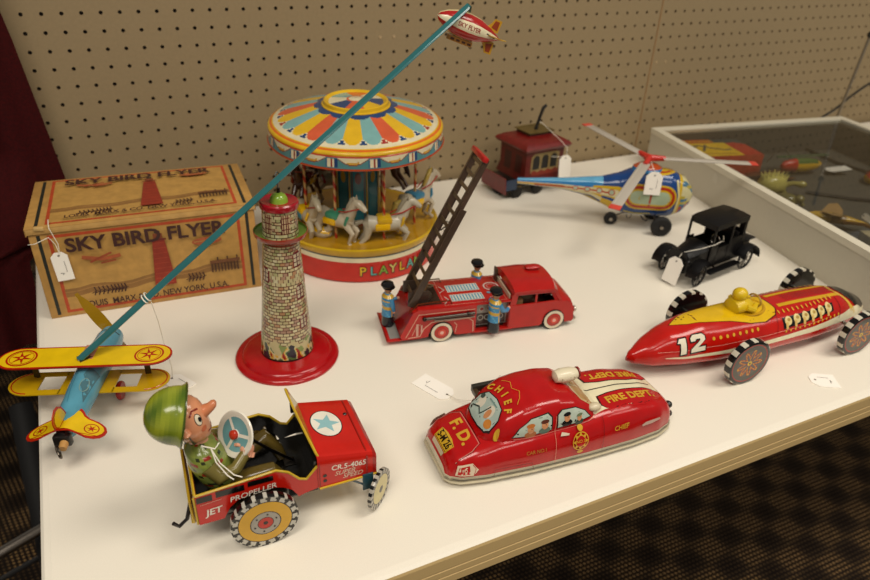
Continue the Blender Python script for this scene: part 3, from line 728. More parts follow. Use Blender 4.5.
def build_airship():
    a, b = rodM()
    t = thing('toy_airship', 'cream and red striped tin airship hanging from the high end of the teal rod', 'toy airship', (45.5, -46.0, 36.75)); t.scale = (.88, .88, .88)
    ax = V((.93, -.1, -.34)).normalized(); M = aim((0, 0, 0), ax, V((0, 1, 0)))
    prof = [(-4.3, .1), (-4.1, .5), (-3.3, 1.0), (-2, 1.45), (-.3, 1.6), (1.2, 1.45), (2.8, .95), (4.0, .42), (4.6, .08)]
    def c(i, j, p): k = int(j*8+.5) % 4; return (CREAM, hx('b32218'), hx('d8c48e'), hx('a31a16'))[k]
    xs = []
    for k in range(len(prof)-1):
        for q in range(3): u = q/3; xs.append((prof[k][0]*(1-u)+prof[k+1][0]*u, prof[k][1]*(1-u)+prof[k+1][1]*u))
    xs.append(prof[-1])
    m = MB('tin'); m.loft([[M @ V((x, r*cos(w), r*sin(w))) for w in [2*pi*k/32 for k in range(32)]] for x, r in xs], c)
    d = Dec(m, (0, 0, 0), M.to_3x3() @ V((1, 0, 0)), M.to_3x3() @ V((0, 0, 1)), sub=.4)
    d.rect(-2.6, 2.0, -.42, .36, CREAM); d.text('SKY FLYER', -.4, -.02, .72, hx('8a1c14'), .03, sx=.95)
    d.line([(2.2, .1), (3.6, -.1)], .12, BLACK)
    m.build('hull', t)
    for ang in (90, 180, 270, 0):
        R = M @ Matrix.Rotation(RD(ang-90), 4, 'X') @ Matrix.Rotation(pi/2, 4, 'X')
        m = MB('tin'); m.prism([(2.4, .9), (3.6, .55), (4.1, .6), (4.2, 2.1), (3.2, 2.1), (2.9, 1.5)], -.05, .05, hx('b98a20'), M=R); m.prism([(3.0, 1.0), (3.9, .8), (3.9, 1.9), (3.3, 1.9)], -.07, .07, hx('8d3a18'), M=R); m.build('fin', t)
    m = MB('tin'); m.box(-2.2, 1.2, -.4, .4, -2.15, -1.5, hx('a3702a'), .12, M=M)
    for k in range(4): m.box(-1.9+k*.8, -1.4+k*.8, -.43, .43, -2.0, -1.75, BROWN, M=M)
    m.build('gondola', t)
    m = MB('tin'); m.tube([M @ V((4.5, 0, 0)), M @ V((5.6, 0, .1))], .07, hx('c9a23c'), 6); m.build('tail_spike', t)
    m = MB('metal'); m.tube([(-.4, 0, 1.4), (-.4, 0, 2.1), (-.1, .1, 2.6), (.25, .1, 2.3), (.1, 0, 1.7)], .16, hx('55604e'), 8); m.build('hanger', t)

# ================================================================== CAROUSEL
def horse(m, body, saddle, mane):
    n = 12
    def tb(pts, r, col=body): m.tube(pts, r, col, n)
    tb([(-1.9, 0, 0), (-1.5, 0, .1), (-.6, 0, -.05), (.4, 0, -.05), (1.3, 0, .1), (1.75, 0, .3)], [.3, .78, .72, .72, .78, .4])
    tb([(1.2, 0, .2), (1.7, 0, .9), (2.1, 0, 1.7), (2.3, 0, 2.05)], [.62, .5, .4, .34])
    tb([(2.15, 0, 2.1), (2.6, 0, 2.0), (3.1, 0, 1.65), (3.35, 0, 1.45)], [.3, .38, .27, .18])
    for s_ in (-1, 1):
        m.cyl((2.25, s_*.18, 2.3), (2.2, s_*.22, 2.7), .12, body, .02, 6)
        tb([(1.3, s_*.35, -.1), (2.1, s_*.38, -.9), (1.7, s_*.38, -1.9), (2.1, s_*.38, -2.3)], [.36, .24, .16, .2])
        tb([(-1.4, s_*.35, -.1), (-1.6, s_*.38, -1.1), (-2.3, s_*.38, -1.8), (-2.7, s_*.38, -2.4)], [.45, .28, .16, .2])
    tb([(-1.9, 0, .3), (-2.5, 0, .2), (-2.8, 0, -.6), (-3.1, 0, -1.2)], [.2, .28, .25, .08], mane)
    tb([(1.2, 0, .95), (1.55, 0, 1.6), (1.95, 0, 2.3), (2.25, 0, 2.5)], [.15, .22, .22, .1], mane)
    m.box(-.7, .7, -.8, .8, .1, .78, saddle, .25); m.box(-.9, .5, -.84, .84, -.4, .25, YEL if saddle != YEL else hx('3f7d8a'), .15)
    m.tube([(1.35, .5, -.3), (1.6, .7, .2), (1.75, .5, .75)], .14, saddle, 6); m.tube([(1.35, -.5, -.3), (1.6, -.7, .2), (1.75, -.5, .75)], .14, saddle, 6)
    m.tube([(2.95, .2, 1.7), (1.6, .55, 1.2), (.6, .3, .9)], .06, hx('a8281c'), 5); m.tube([(2.95, -.2, 1.7), (1.6, -.55, 1.2), (.6, -.3, .9)], .06, hx('a8281c'), 5)
def build_carousel():
    t = thing('toy_carousel', 'tin carousel with a striped petal canopy, small horses and a red lettered base', 'toy carousel', (40.8, -22.4, 0))
    m = MB('tin')
    R1 = hx('c2281a')
    m.lathe([(11.9, 0, R1), (12.2, .2, R1), (12.15, .7, R1), (12.0, 3.2, CREAM), (12.0, 3.9, hx('1e3a30')), (12.05, 4.15, hx('b5901a')), (12.2, 4.3, hx('c39a18')), (12.4, 4.8, hx('c39a18')), (12.4, 5.2, hx('c9a21c')), (12.1, 5.35, hx('b98f18'))], R1, 96, caps=False)
    def wr(x, y, l): a = x/12.2; rr = 12.2+l; return V((rr*sin(a), -rr*cos(a), y))
    d = Dec(m, (0, 0, 0), (1, 0, 0), (0, 1, 0), proj=False, warp=wr, sub=.8, lift=.05)
    for k, ch in enumerate('PLAYLAND'):
        d.text(ch, -3.6+k*1.5, 1.8, 2.0, hx('33301c'), .05); d.k = 1
        d.text(ch, -3.65+k*1.5, 1.84, 1.95, (YEL, hx('5aa09a'), hx('7fa032'), hx('d8c46a'))[k % 4], .01); d.k = 0
    m.build('base', t)
    m = MB('tin')
    m.lathe([(12.15, 5.3), (11.7, 5.1), (9.5, 5.0), (5, 5.1), (3, 5.2), (0.2, 5.2)], lambda a, r, z: hx('c79d1c') if r > 11 else (hx('b98a18') if r > 4.2 else hx('8f5a1c')), 80, caps=False)
    m.build('deck', t)
    # column
    m = MB('tin'); pn = [hx('2f6f78'), hx('a8842a'), hx('2f6f78'), hx('9a6a28')]
    for k in range(8):
        a0, a1 = 2*pi*(k+.1)/8, 2*pi*(k+1.1)/8; r = 3.3
        p0, p1 = (r*cos(a0), r*sin(a0)), (r*cos(a1), r*sin(a1))
        m.add([(*p0, 4.5), (*p1, 4.5), (*p1, 18.8), (*p0, 18.8)], [(0, 1, 2, 3)], pn[k % 4] if k not in (5,) else hx('35808c'))
        m.tube([(*p0, 4.5), (*p0, 18.8)], .14, hx('b08a2c'), 6)
        a = (a0+a1)/2; q = V((cos(a), sin(a), 0)); u = V((-sin(a), cos(a), 0))
        d = Dec(m, q*(r*cos(pi/8)+.02), u, (0, 0, 1), proj=False)
        d.line([(-.9, 5), (.9, 5), (.9, 15), (-.9, 15)], .12, hx('204c54') if k % 2 == 0 else hx('7a3a1a'), True); d.ell(0, 12.5, .5, .9, hx('a8842a') if k % 2 == 0 else hx('7a2a1a'), 12)
    m.lathe([(3.5, 4.5), (3.9, 4.5), (3.9, 5.0), (3.4, 5.3)], hx('8a3a1a'), 32, caps=False)
    m.build('centre_column', t)
    # canopy, leaning a little to the front
    _ax = V((cos(RD(-19)), sin(RD(-19)), 0)); _R = Matrix.Rotation(RD(3.2), 3, _ax)
    TL = (tuple(V((0, 0, 19.6-.5))-_R @ V((0, 0, 19.6))), _R.to_euler())
    OR = hx('d96a1c'); SAL = hx('cf5a34'); LB = hx('79a9a6'); DB = hx('20406e'); Y = hx('ddb01c'); WH = hx('dcd2ae')
    seq = [Y, LB, SAL, Y, LB, Y, SAL, LB]
    NP = 24
    def top(a, r, z):
        if r > 12.38: return Y
        if r > 12.05: return OR
        if r > 11.85: return Y
        u = a*NP; k = int(u) % NP; fu = u-int(u)
        e = 11.15-1.3*(abs(fu-.5)*2)**3
        e0 = e*.0
        if r > e:
            # triangles between petals
            g = abs(fu-.5)*2
            tip = 10.55-.75*(1-g)*3.0
            q = (r-10.2)/.95
            if 0 < q < 1 and 1-g < .36*q: return hx('9c2f2a') if (int(u+.5) % 3 == 0) else DB
            return WH
        if r < 5.9 and r < 5.5+.55*abs(sin(a*NP*pi*.5)): return DB
        return seq[k % len(seq)]
    m = MB('tin')
    pr = [(12.55, 20.35), (12.65, 20.5), (12.6, 20.7)]+[(12.5-(12.5-5.0)*k/46, 20.8+2.5*(k/46)**.8) for k in range(47)]
    m.lathe(pr, top, 288, caps=False)
    m.build('canopy', t, *TL)
    def cap(a, r, z):
        if r > 3.9: return Y
        if r < .9: return WH
        u = a*8; k = int(u) % 8
        if r < 1.5: return SAL
        return (WH, SAL, LB, WH, DB, SAL, Y, DB)[k]
    m = MB('tin'); m.lathe([(4.9, 23.2), (4.95, 23.35), (4.7, 23.5), (4.6, 23.9), (4.4, 24.0), (4.1, 23.9), (3.9, 23.7)]+[(3.9-3.8*k/12, 23.65+.5*(k/12)) for k in range(13)], cap, 96, caps=False)
    m.build('canopy_cap', t, *TL)
    def rim(a, r, z):
        u = a*14; fu = u-int(u); h = (z-18.5)/1.8
        if h < .12: return hx('a5401c')
        if h > .93: return hx('c2482a')
        if fu < .28:
            q = fu/.28; return (hx('3a6a86'), hx('e0d4b0'), hx('8c2a26'), hx('e0d4b0'), DB)[int(q*5) % 5] if .2 < h < .8 else hx('4a8088')
        g = (fu-.28)/.72; s_ = .30+.9*(2*g-1)**2*.5
        if h > s_+.28: return WH
        if h > s_+.14: return hx('c99a3c') if abs(g-.5) < .2 else WH
        if h > s_+.06: return hx('7a3a26')
        return hx('4f868a')
    m = MB('tin'); m.lathe([(12.75, 18.4), (12.9, 18.5)]+[(12.75-.15*k/12, 18.55+1.75*k/12) for k in range(13)]+[(12.5, 20.4)], rim, 336, caps=False)
    m.lathe([(12.7, 18.5, hx('8a3a1c')), (12.2, 18.7, hx('3a5e60')), (3, 18.8, hx('3a5e60'))], hx('8a3a1c'), 64, caps=False)
    m.build('valance', t, *TL)
    def striped(m, x, y, z0, z1, r=.2):
        n = 8; K = 56; vs = []; fs = []; cs = []
        for i in range(K+1):
            for j in range(n): a = 2*pi*j/n; vs.append((x+r*cos(a), y+r*sin(a), z0+(z1-z0)*i/K))
        for i in range(K):
            for j in range(n): fs.append((i*n+j, i*n+(j+1) % n, (i+1)*n+(j+1) % n, (i+1)*n+j)); cs.append(hx('b0301c') if (i+j) % 8 < 4 else hx('c9a060'))
        m.add(vs, fs, cs)
    WB = hx('bdb096')
    for k, (ang, r, z, hd, body, sad, mane) in enumerate(((-133, 8.2, 8.2, 78, WB, hx('3f8a6a'), hx('a39a84')), (-38, 9.0, 9.2, 60, WB, hx('3f7d9a'), hx('b59a4a')), (-168, 8.9, 7.8, 84, hx('b5a88c'), YEL, hx('8f8670')),
                                                       (152, 8.0, 11, 80, hx('4a2c1c'), hx('7a2418'), hx('2a1812')), (38, 7.2, 12, 95, hx('4a2c1c'), hx('5a3a20'), hx('2a1812')), (95, 8.4, 8.6, 90, WB, hx('a8281c'), hx('8f8670')), (-85, 8.9, 7.6, 72, hx('b8b09a'), hx('c9a01c'), hx('8f8670')))):
        m = MB('tin'); horse(m, body, sad, mane)
        x, y = r*cos(RD(ang)), r*sin(RD(ang))
        hs = 1.6
        o = m.build('horse', t, (x, y, z), rot=(0, 0, RD(ang+hd)), label='white horse with coloured saddle' if body != hx('4a2c1c') else 'dark brown horse'); o.scale = (hs, hs, hs)
        p = MB('tin'); striped(p, 0, 0, (4.5-z)/hs, (18.3-z)/hs, .2/hs); p.build('pole', o)
    # swan seat between the horses
    m = MB('tin')
    m.loft([[V((x, w*cos(a), 5.0+h*sin(a))) for a in [2*pi*k/20 for k in range(20)]] for x, w, h in ((-2.4, .2, .3), (-1.8, 1.2, .9), (0, 1.6, 1.2), (1.4, 1.2, 1.1), (2.0, .5, .6))], lambda i, j, p: hx('7a1c16') if p[2] > 5.75 and abs(p[1]) < .9 else WB)
    m.tube([(1.4, 0, 5.6), (2.3, 0, 6.2), (2.5, 0, 7.1), (1.9, 0, 7.9), (1.2, 0, 7.7), (1.1, 0, 7.2)], [.7, .5, .4, .36, .34, .25], hx('c9bd9e'), 10)
    m.cyl((1.1, 0, 7.25), (1.0, 0, 6.6), .22, hx('c98a2a'), .05, 8)
    m.build('swan_seat', t, ((5.6*cos(RD(-58)), 5.8*sin(RD(-58)), .75)), rot=(0, 0, RD(10)), label='white swan seat with red inside')
    m = MB('tin')
    m.loft([[V((x, w*cos(a), 4.6+h*sin(a))) for a in [2*pi*k/20 for k in range(20)]] for x, w, h in ((-2.4, .2, .3), (-1.8, 1.0, .8), (0, 1.4, 1.0), (1.8, 1.0, .8), (2.4, .3, .3))], lambda i, j, p: YEL if p[2] > 5.0 else WB)
    m.tube([(1.6, 0, 5), (2.4, 0, 5.6), (2.3, 0, 6.6), (1.5, 0, 6.9), (1.1, 0, 6.3), (1.5, 0, 6.1)], [.6, .45, .4, .35, .3, .2], WB, 10)
    m.build('swan_seat', t, (8.0*cos(RD(-160)), 7.6*sin(RD(-152)), 1.0), rot=(0, 0, RD(-60)))
    m = MB('metal'); m.tube([(12.3, -5.5, 3), (13.2, -5.9, 3.4), (13.7, -5.2, 3.9), (13.2, -4.6, 4.1), (12.8, -5, 3.7)], .12, hx('5a5048'), 6); m.build('wind_up_key', t)
build_box(); build_lighthouse(); build_rod(); build_plane(); build_airship(); build_carousel()

# ================================================================== VEHICLES
RY = Matrix.Rotation(pi/2, 4, 'X')     # lathe axis z -> -y (near face at +z of the profile)
def wheel_mb(r, w, tread, outer, inner, n=48, bulge=.12, mt='tin'):
    """axis along Y, outer face towards -Y. outer/inner: list of (radius, colour or fn(t, r, z)) from the rim inwards"""
    m = MB(mt); pr = [(.01, -w/2)]
    for rr, c in inner[::-1]: pr[-1] = (*pr[-1][:2], c); pr.append((rr, -w/2-(bulge if rr < r*.6 else 0)*.5))
    pr[-1] = (pr[-1][0], pr[-1][1], tread); pr.append((r, -w/2+.06, tread)); pr.append((r*1.005, 0, tread)); pr.append((r, w/2-.06, tread))
    o = [(rr, w/2+(bulge if rr < r*.6 else 0), c) for rr, c in outer]
    pr += o; pr.append((.01, w/2+bulge))
    m.lathe(pr, BLACK, n, RY, caps=False); return m

def build_jeep():
    t = thing('toy_jeep', 'red tin jeep with a helmeted driver leaning back, front left on the table', 'toy jeep', (13, -73, 0), -2)
    JR = hx('c01c10'); YR = hx('c2a028'); IN = hx('15130f')
    X0, X1, Ya, Yb = -4.2, 5.9, .7, 8.3
    def side_out():
        p = [(X0, 3.1), (X0, 6.35), (-2, 6.5), (.5, 6.7), (2.4, 6.85), (3.4, 6.3), (4.3, 5.2), (4.9, 4.95), (5.4, 5.5), (X1, 6.1), (X1, 3.6), (5.0, 3.45), (4.4, 3.3), (4.1, 3.2)]
        for k in range(9): a = pi*.06+pi*.88*k/8; p.append((1.0+3.05*cos(a), 3.1+2.3*sin(a)*.92))
        p += [(-2.2, 3.1)]
        return p
    m = MB('tin'); so = side_out(); MX = Matrix.Rotation(pi/2, 4, 'X')
    for y in (Ya, Yb):
        m.prism(so, -y-.08, -y+.08, JR if y == Ya else IN, IN, M=MX)
    d = Dec(m, (0, Ya-.09, 0), (1, 0, 0), (0, 0, 1), proj=False)
    d.rect(-4.15, -2.9, 5.55, 6.2, BLACK); d.rect(-2.6, -.3, 5.7, 6.35, BLACK); d.rect(0, 2.1, 5.95, 6.5, BLACK)
    d.line([(-3.9, 5.3), (-2.2, 5.45)], .05, hx('d8a08a'))
    d.k = 5
    d.text('JET', -2.95, 4.3, .95, WHITE, .02, shear=.2, rot=.08); d.text('PROPELLER', .35, 5.2, .78, WHITE, .012, shear=.2, rot=.09, sx=1.0)
    # inner faces black
    d = Dec(m, (0, Ya+.09, 0), (-1, 0, 0), (0, 0, 1), proj=False, lift=.01); d.poly([(-x, z) for x, z in so], IN)
    m.box(X0-.05, X0+.12, Ya, Yb, 3.1, 6.4, JR); m.box(X0+.12, X0+.16, Ya+.1, Yb-.1, 3.2, 6.35, IN)
    m.box(X0, X1, Ya+.1, Yb-.1, 3.2, 3.35, IN)
    m.box(-3.4, 3.4, Ya+.05, Ya+1.1, 3.3, 5.0, IN, .2)
    m.box(X1-.25, X1, Ya+.1, Yb-.1, 3.4, 6.6, IN)
    m.build('body', t)
    m = MB('tin')
    for y in (Ya, Yb): m.tube([(x, y, z) for x, z in so[1:10]], .12, YR, 6)
    m.tube([(X0, Ya, 6.4), (X0, Yb, 6.4)], .12, YR, 6); m.tube([(X0-.12, Ya, 3.2), (X0-.12, Ya, 6.2)], .1, YR, 6); m.tube([(X0-.5, Ya+.5, 3.0), (X0-.5, Yb-.5, 3.0)], .1, YR, 6)
    m.box(X0-.5, X0-.2, Ya+.5, Yb-.5, 3.0, 5.4, hx('4a3418'), .05); m.tube([(X0-.4, Ya+.5, 3.0), (X0-.45, Ya+.5, 5.4), (X0-.45, Yb-.5, 5.4)], .12, YR, 6)
    m.build('rim', t, label='yellow edge trim')
    # hood
    m = MB('tin')
    def hood(u, v):
        x = 5.9+u*5.0; zt = 7.25-1.05*u; z0 = 3.6; y0, y1 = Ya-.15, Yb+.15
        P = [(y0, z0), (y0, zt-.35), (y0+.12, zt-.1), (y0+.4, zt), (y1-.4, zt), (y1-.12, zt-.1), (y1, zt-.35), (y1, z0)]
        k = v*(len(P)-1); i = min(len(P)-2, int(k)); f = k-i
        return V((x, P[i][0]*(1-f)+P[i+1][0]*f, P[i][1]*(1-f)+P[i+1][1]*f))
    m.grid(hood, 4, 28, JR); 
    m.grid(lambda u, v: hood(1, v)+V((.35*u, 0, -.35*u if 0 < v < 1 else 0))*1., 1, 28, hx('9c1a14'))
    m.add([(11.22, Ya-.1, 3.6), (11.22, Yb+.1, 3.6), (11.22, Yb+.05, 5.85), (11.22, Ya-.05, 5.85)], [(0, 1, 2, 3)], JR)
    m.tube([(10.35, Ya-.16, 3.7), (10.35, Ya-.16, 5.9), (10.35, Ya+.25, 6.36), (10.35, Yb-.25, 6.36), (10.35, Yb+.16, 5.9)], .08, hx('9a1a12'), 6)
    m.ball((10.0, 6.0, 6.42), (.2, .2, .14), hx('241412'), 10)
    m.freeze()
    d = Dec(m, (0, 0, 0), (1, 0, 0), (0, 1, 0))
    d.ell(7.9, 4.9, 1.45, 1.85, BLACK, 36); d.ell(7.9, 4.9, 1.36, 1.76, WHITE, 36); d.star(7.9, 4.9, 1.3, hx('8fbcc0'), 5, .42, 0)
    d = Dec(m, (0, 0, 0), (1, 0, 0), (0, 0, 1))
    d.text('CR.5-4065', 8.7, 5.35, .8, WHITE, .012, rot=-.1, sx=.92); d.text('SUPER', 8.3, 4.72, .68, hx('d8b8a0'), .01, rot=-.05, shear=.3); d.text('SPEED', 9.0, 4.18, .68, hx('d8b8a0'), .01, rot=-.05, shear=.3)
    for z in (4.3, 4.9): d.ell(6.5, z, .18, .18, BLACK, 10)
    d.line([(6.05, 3.7), (6.05, 6.6)], .06, hx('7a1410'))
    m.build('hood', t)
    m = MB('tin'); m.box(5.95, 11.3, Ya-.3, Yb+.3, 3.45, 3.6, YR, .05); m.build('chassis_edge', t, label='yellow sill under the hood')
    # windscreen, leaning back over the cab
    m = MB('tin'); out = [(Ya+.1, 0), (Ya+.3, .5), (2.0, 1.7), (3.6, 2.5), (5.2, 3.0), (6.8, 3.1), (7.7, 2.7), (8.2, 1.6), (8.3, 0)]
    out = [(.8, -.2), (.9, .2), (2.2, 1.0), (4, 1.9), (6, 2.6), (7.5, 2.95), (8.0, 2.9), (8.2, 2.4), (8.25, -.2)]
    def WS(p, k): y, h = p; return V((5.95-.36*h*.95+k, y, 7.15+h*.74))
    n = len(out); vs = [WS(p, 0) for p in out]+[WS(p, .14) for p in out]
    tr = tessellate_polygon([[V((p[0], p[1], 0)) for p in out]])
    m.add(vs, [tuple(i for i in q) for q in tr]+[tuple(n+i for i in q[::-1]) for q in tr], [IN]*len(tr)+[hx('a58c30')]*len(tr))
    m.tube([WS(p, .07) for p in out[:-1]], .12, YR, 6)
    m.box(5.3, 5.9, 7.95, 8.2, 6.3, 7.6, IN, .1)
    m.build('windscreen', t)
    # wheels
    LUG = hx('b9b5a8')
    def tread(a, r, z): u = (a*19) % 1; return LUG if (.28 < u < .75 and z > -.28) else BLACK
    def lug(a, r, z): u = (a*19+.0) % 1; return BLACK if (u < .42 and r > 2.45) or u < .3 else LUG
    m = wheel_mb(2.85, .65, tread, [(2.83, tread), (2.72, lug), (2.5, lug), (2.3, BLACK), (2.22, hx('c9981a')), (1.3, BLACK), (1.22, hx('9a9488')), (.68, BLACK), (.62, hx('b02418')), (.2, BLACK)], [(2.7, BLACK), (2.2, hx('c9981a'))], 114)
    d = Dec(m, (0, -.46, 0), (1, 0, 0), (0, 0, 1), proj=False)
    for k in range(6): a = 2*pi*k/6+.3; d.ell(.95*cos(a), .95*sin(a), .09, .09, BLACK, 8); d.k = 0
    w = m.build('rear_wheel', t, (.9, -.5, 2.9)); clone(w, t, (1.05, 8.9, 2.86), (0, 0, pi))
    def tr2(a, r, z): return hx('a8a294') if (a*18) % 1 < .5 else BLACK
    m = wheel_mb(1.95, .4, tr2, [(1.93, tr2), (1.5, BLACK), (1.42, hx('c9bb7c')), (.35, BLACK)], [(1.5, BLACK), (1.42, hx('8a7a3a'))], 72, bulge=.05)
    w = m.build('front_wheel', t, (11.3, .1, 1.96), rot=(0, 0, RD(44))); clone(w, t, (10.6, 8.6, 1.96), (0, 0, RD(44)))
    m = MB('satin'); tc = hx('16424e')
    for y, s_ in ((.35, 1), (8.6, -1)): m.box(9.9, 10.9, y+.1*s_-.08, y+.1*s_+.08, 1.9, 3.8, tc, .05); m.tube([(8.2, y+s_*1.2, 3.2), (10.6, y+s_*.1, 2.1)], .1, tc, 6)
    m.tube([(10.7, .2, 2), (10.5, 8.5, 2)], .14, hx('55504a'), 8); m.build('front_axle', t)
    m = MB('metal'); m.tube([(.9, -.3, 2.86), (1.05, 8.9, 2.86)], .16, GREY, 8); m.build('rear_axle', t)
    m = MB('satin'); m.tube([(X0-.3, 2.4, 5.0), (X0-.5, 2.1, 4.2), (X0-.9, 1.8, 3.0), (X0-1.6, 1.6, 2.6), (X0-2.0, 1.5, 3.2)], .17, hx('1a1210'), 8); m.build('tow_hook', t)
    # pedals, levers on the floor
    m = MB('metal'); m.box(3.6, 4.6, 3.3, 4.3, 4.3, 4.5, hx('4a4640'), .05); m.tube([(1.0, 4.2, 7.9), (2.6, 4.0, 6.2), (4.4, 3.8, 4.5)], .14, hx('2a2624'), 8); m.tube([(2.5, 2.6, 3.4), (2.2, 2.7, 4.6)], .1, GREY, 6); m.ball((2.6, 6.6, 6.4), (.18, .25, .25), WHITE, 8); m.build('steering_column', t)
    # steering wheel: disc printed blue and white, tilted to the driver
    M = aim((-.15, 4.0, 8.9), (.45, -.8, -.1), (.35, .25, .9)); 
    m = MB('tin'); m.lathe([(1.98, -.1, WHITE), (2.05, 0, WHITE), (1.98, .12, WHITE), (1.75, .1, WHITE), (1.5, .02, hx('6fa3a8')), (.45, .02, WHITE), (.42, .1, hx('b03018')), (.4, .35, hx('b8321a')), (.2, .5, hx('b8321a')), (.02, .52)], WHITE, 44, M=M, caps=False)
    m.lathe([(.02, -.1), (1.98, -.1)], WHITE, 40, M=M, caps=False)
    d = Dec(m, M @ V((0, 0, .03)), M.to_3x3() @ V((1, 0, 0)), M.to_3x3() @ V((0, 1, 0)), proj=False)
    for k in range(3): a = RD(20+120*k); d.line([(.3*cos(a), .3*sin(a)), (1.6*cos(a), 1.6*sin(a))], .3, WHITE); d.k = 0
    m.build('steering_wheel', t, label='white and blue steering wheel with a red hub')
    # driver
    m = MB('tin'); GC = hx('77783a')
    def shirt(u, v):
        k = sin(u*41)*sin(v*17+u*9)
        return hx('8a2a1a') if k > .72 else (hx('2d3016') if abs(k) < .07 else (hx('808a3a') if k > 0 else hx('74803a')))
    rings = []
    for k in range(22):
        u = k/21; rx = 1.15+.65*sin(pi*min(1, u*1.05))*.9; ry = 1.5+.9*sin(pi*u)
        if u > .85: rx *= 1-(u-.85)*4; ry *= 1-(u-.85)*4.2
        cx = -1.6-1.7*u; z = 3.5+5.9*u; rings.append([V((cx+rx*cos(a), 4.3+ry*sin(a), z)) for a in [2*pi*j/28 for j in range(28)]])
    m.loft(rings, lambda i, j, p: shirt(i, j))
    # arms to the wheel, legs forward
    AR = hx('6f6430')
    m.tube([(-2.7, 2.4, 7.6), (-2.0, 1.9, 6.6), (-.6, 2.1, 6.9), (.5, 2.9, 7.8)], [.75, .7, .55, .45], AR, 12); m.tube([(-2.7, 6.2, 7.6), (-1.6, 6.6, 7.0), (.2, 5.9, 8.0)], [.75, .65, .45], AR, 12)
    m.tube([(-1.6, 3.2, 4.0), (.6, 2.3, 5.3), (2.3, 2.2, 5.5), (3.0, 2.3, 4.4), (3.5, 2.3, 3.7)], [.95, .85, .75, .6, .5], hx('5a4a1e'), 14)
    m.tube([(-1.6, 5.3, 4.0), (.6, 5.6, 5.3), (2.4, 5.7, 6.3), (3.3, 5.6, 4.8), (3.7, 5.5, 3.7)], [.95, .85, .8, .6, .5], hx('5a4a1e'), 14)
    m.box(-.5, 1.6, 4.0, 4.4, 3.6, 3.9, BLACK)
    # mitten like printed hand beside the wheel
    m.ball((.55, 3.0, 7.9), (.62, .5, .6), PINK, 14)
    for k in range(4): m.tube([(.4+.2*k, 2.6, 8.2-.16*k), (.2+.22*k, 2.45, 7.75-.1*k), (.35+.2*k, 2.75, 7.45-.08*k)], .15, PINK, 8)
    m.tube([(.2, 3.2, 8.2), (-.15, 3.3, 8.35), (-.3, 3.5, 8.2)], .16, PINK, 8)
    m.tube([(-3.1, 4.3, 8.8), (-3.3, 4.2, 10.0)], [.8, .72], PINK, 16)
    dr = m.build('driver', t, label='driver figure in green patterned shirt')
    SK = hx('d9936a')
    Hc = V((-3.5, 4.2, 11.6)); HM = aim(Hc, (1, -.12, .22), (.1, 1, 0))
    m = MB('tin')
    m.loft([[HM @ V((x, ry*cos(a), z+rz*sin(a))) for a in [2*pi*j/28 for j in range(28)]] for x, ry, rz, z in ((-1.5, .9, 1.2, .2), (-.8, 1.6, 2.0, 0), (0, 1.75, 2.25, -.1), (.6, 1.6, 2.15, -.2), (1.05, 1.15, 1.8, -.3), (1.3, .6, 1.2, -.35), (1.36, .1, .3, -.3))], SK)
    m.loft([[HM @ V((x, r*cos(a), z+r*sin(a))) for a in [2*pi*j/16 for j in range(16)]] for x, r, z in ((.7, .7, .0), (1.3, .58, .2), (1.75, .45, .35), (2.1, .42, .55), (2.35, .3, .65), (2.45, .08, .68))], hx('cf8158'))
    for s_ in (-1, 1): m.tube([HM @ V((-.3, s_*1.65, .3)), HM @ V((-.2, s_*2.0, 0)), HM @ V((-.3, s_*1.7, -.5))], [.25, .4, .2], SK, 10)
    m.freeze(); rx, ry_, rz = [HM.to_3x3() @ V(q) for q in ((1, 0, 0), (0, 1, 0), (0, 0, 1))]
    for s_ in (-1, 1):
        u = (rx*.72 - ry_*s_*-.69*-1) if False else None
        # eye and brow drawn on each cheek
        n_ = (ry_*s_*1.0+rx*.75).normalized(); up = rz; ux = up.cross(n_).normalized()
        d = Dec(m, Hc, ux, up, back=8, sub=.25)
        cx = -.25*s_*-1*(-1); cx = .0
        d.ell(cx, .45, .33, .55, BLACK, 18); d.ell(cx, .45, .27, .48, hx('e8dcc0'), 18); d.ell(cx+.12*s_*-1, .4, .15, .24, BLACK, 12)
        d.line([(cx-.5, 1.05), (cx-.1, 1.35), (cx+.45, 1.15)], .13, hx('7a1c10')); d.ell(cx+.1, -.55, .3, .25, hx('c9683f'), 12)
    d = Dec(m, Hc, ry_, rz, back=8, sub=.25); d.line([(-.8, -1.25), (-.3, -1.4), (.3, -1.4), (.8, -1.2)], .12, hx('7a1c10')); d.ell(0, -1.35, .35, .12, hx('8a2418'), 12)
    m.tube([HM @ V((-.2, s*1.72, z)) for s, z in ((-1, .5), (-.95, -.6), (-.75, -1.7), (-.3, -2.25), (.3, -2.25), (.75, -1.7), (.95, -.6), (1, .5))], .11, hx('2a2018'), 6)
    hd = m.build('head', dr, label='cartoon head with long nose')
    m = MB('tin')
    HL = Hc+V((-1.05, .1, .7)); M = aim(HL, (.93, -.12, -.35), (.1, 1, 0)); ro = random.Random(5)
    def hel(u, v):
        k = .5+.25*(sin(u*25.13+3*v)+sin(v*9+u*12.566)); A = hx('4c6418'); B_ = hx('9aa22e'); return tuple(p*(1-k)+q*k for p, q in zip(A, B_))
    # dome axis tilts backwards
    D = aim(HL, (.55, -.05, -.83), (0, 1, 0)) @ Matrix.Rotation(0, 4, 'X')
    Z = V((-.965, .12, .24)).normalized(); Q = V((0, 0, 1)).rotation_difference(Z).to_matrix().to_4x4(); T = Matrix.Translation(HL+V((.1, 0, -.2))-Z*.1) @ Q
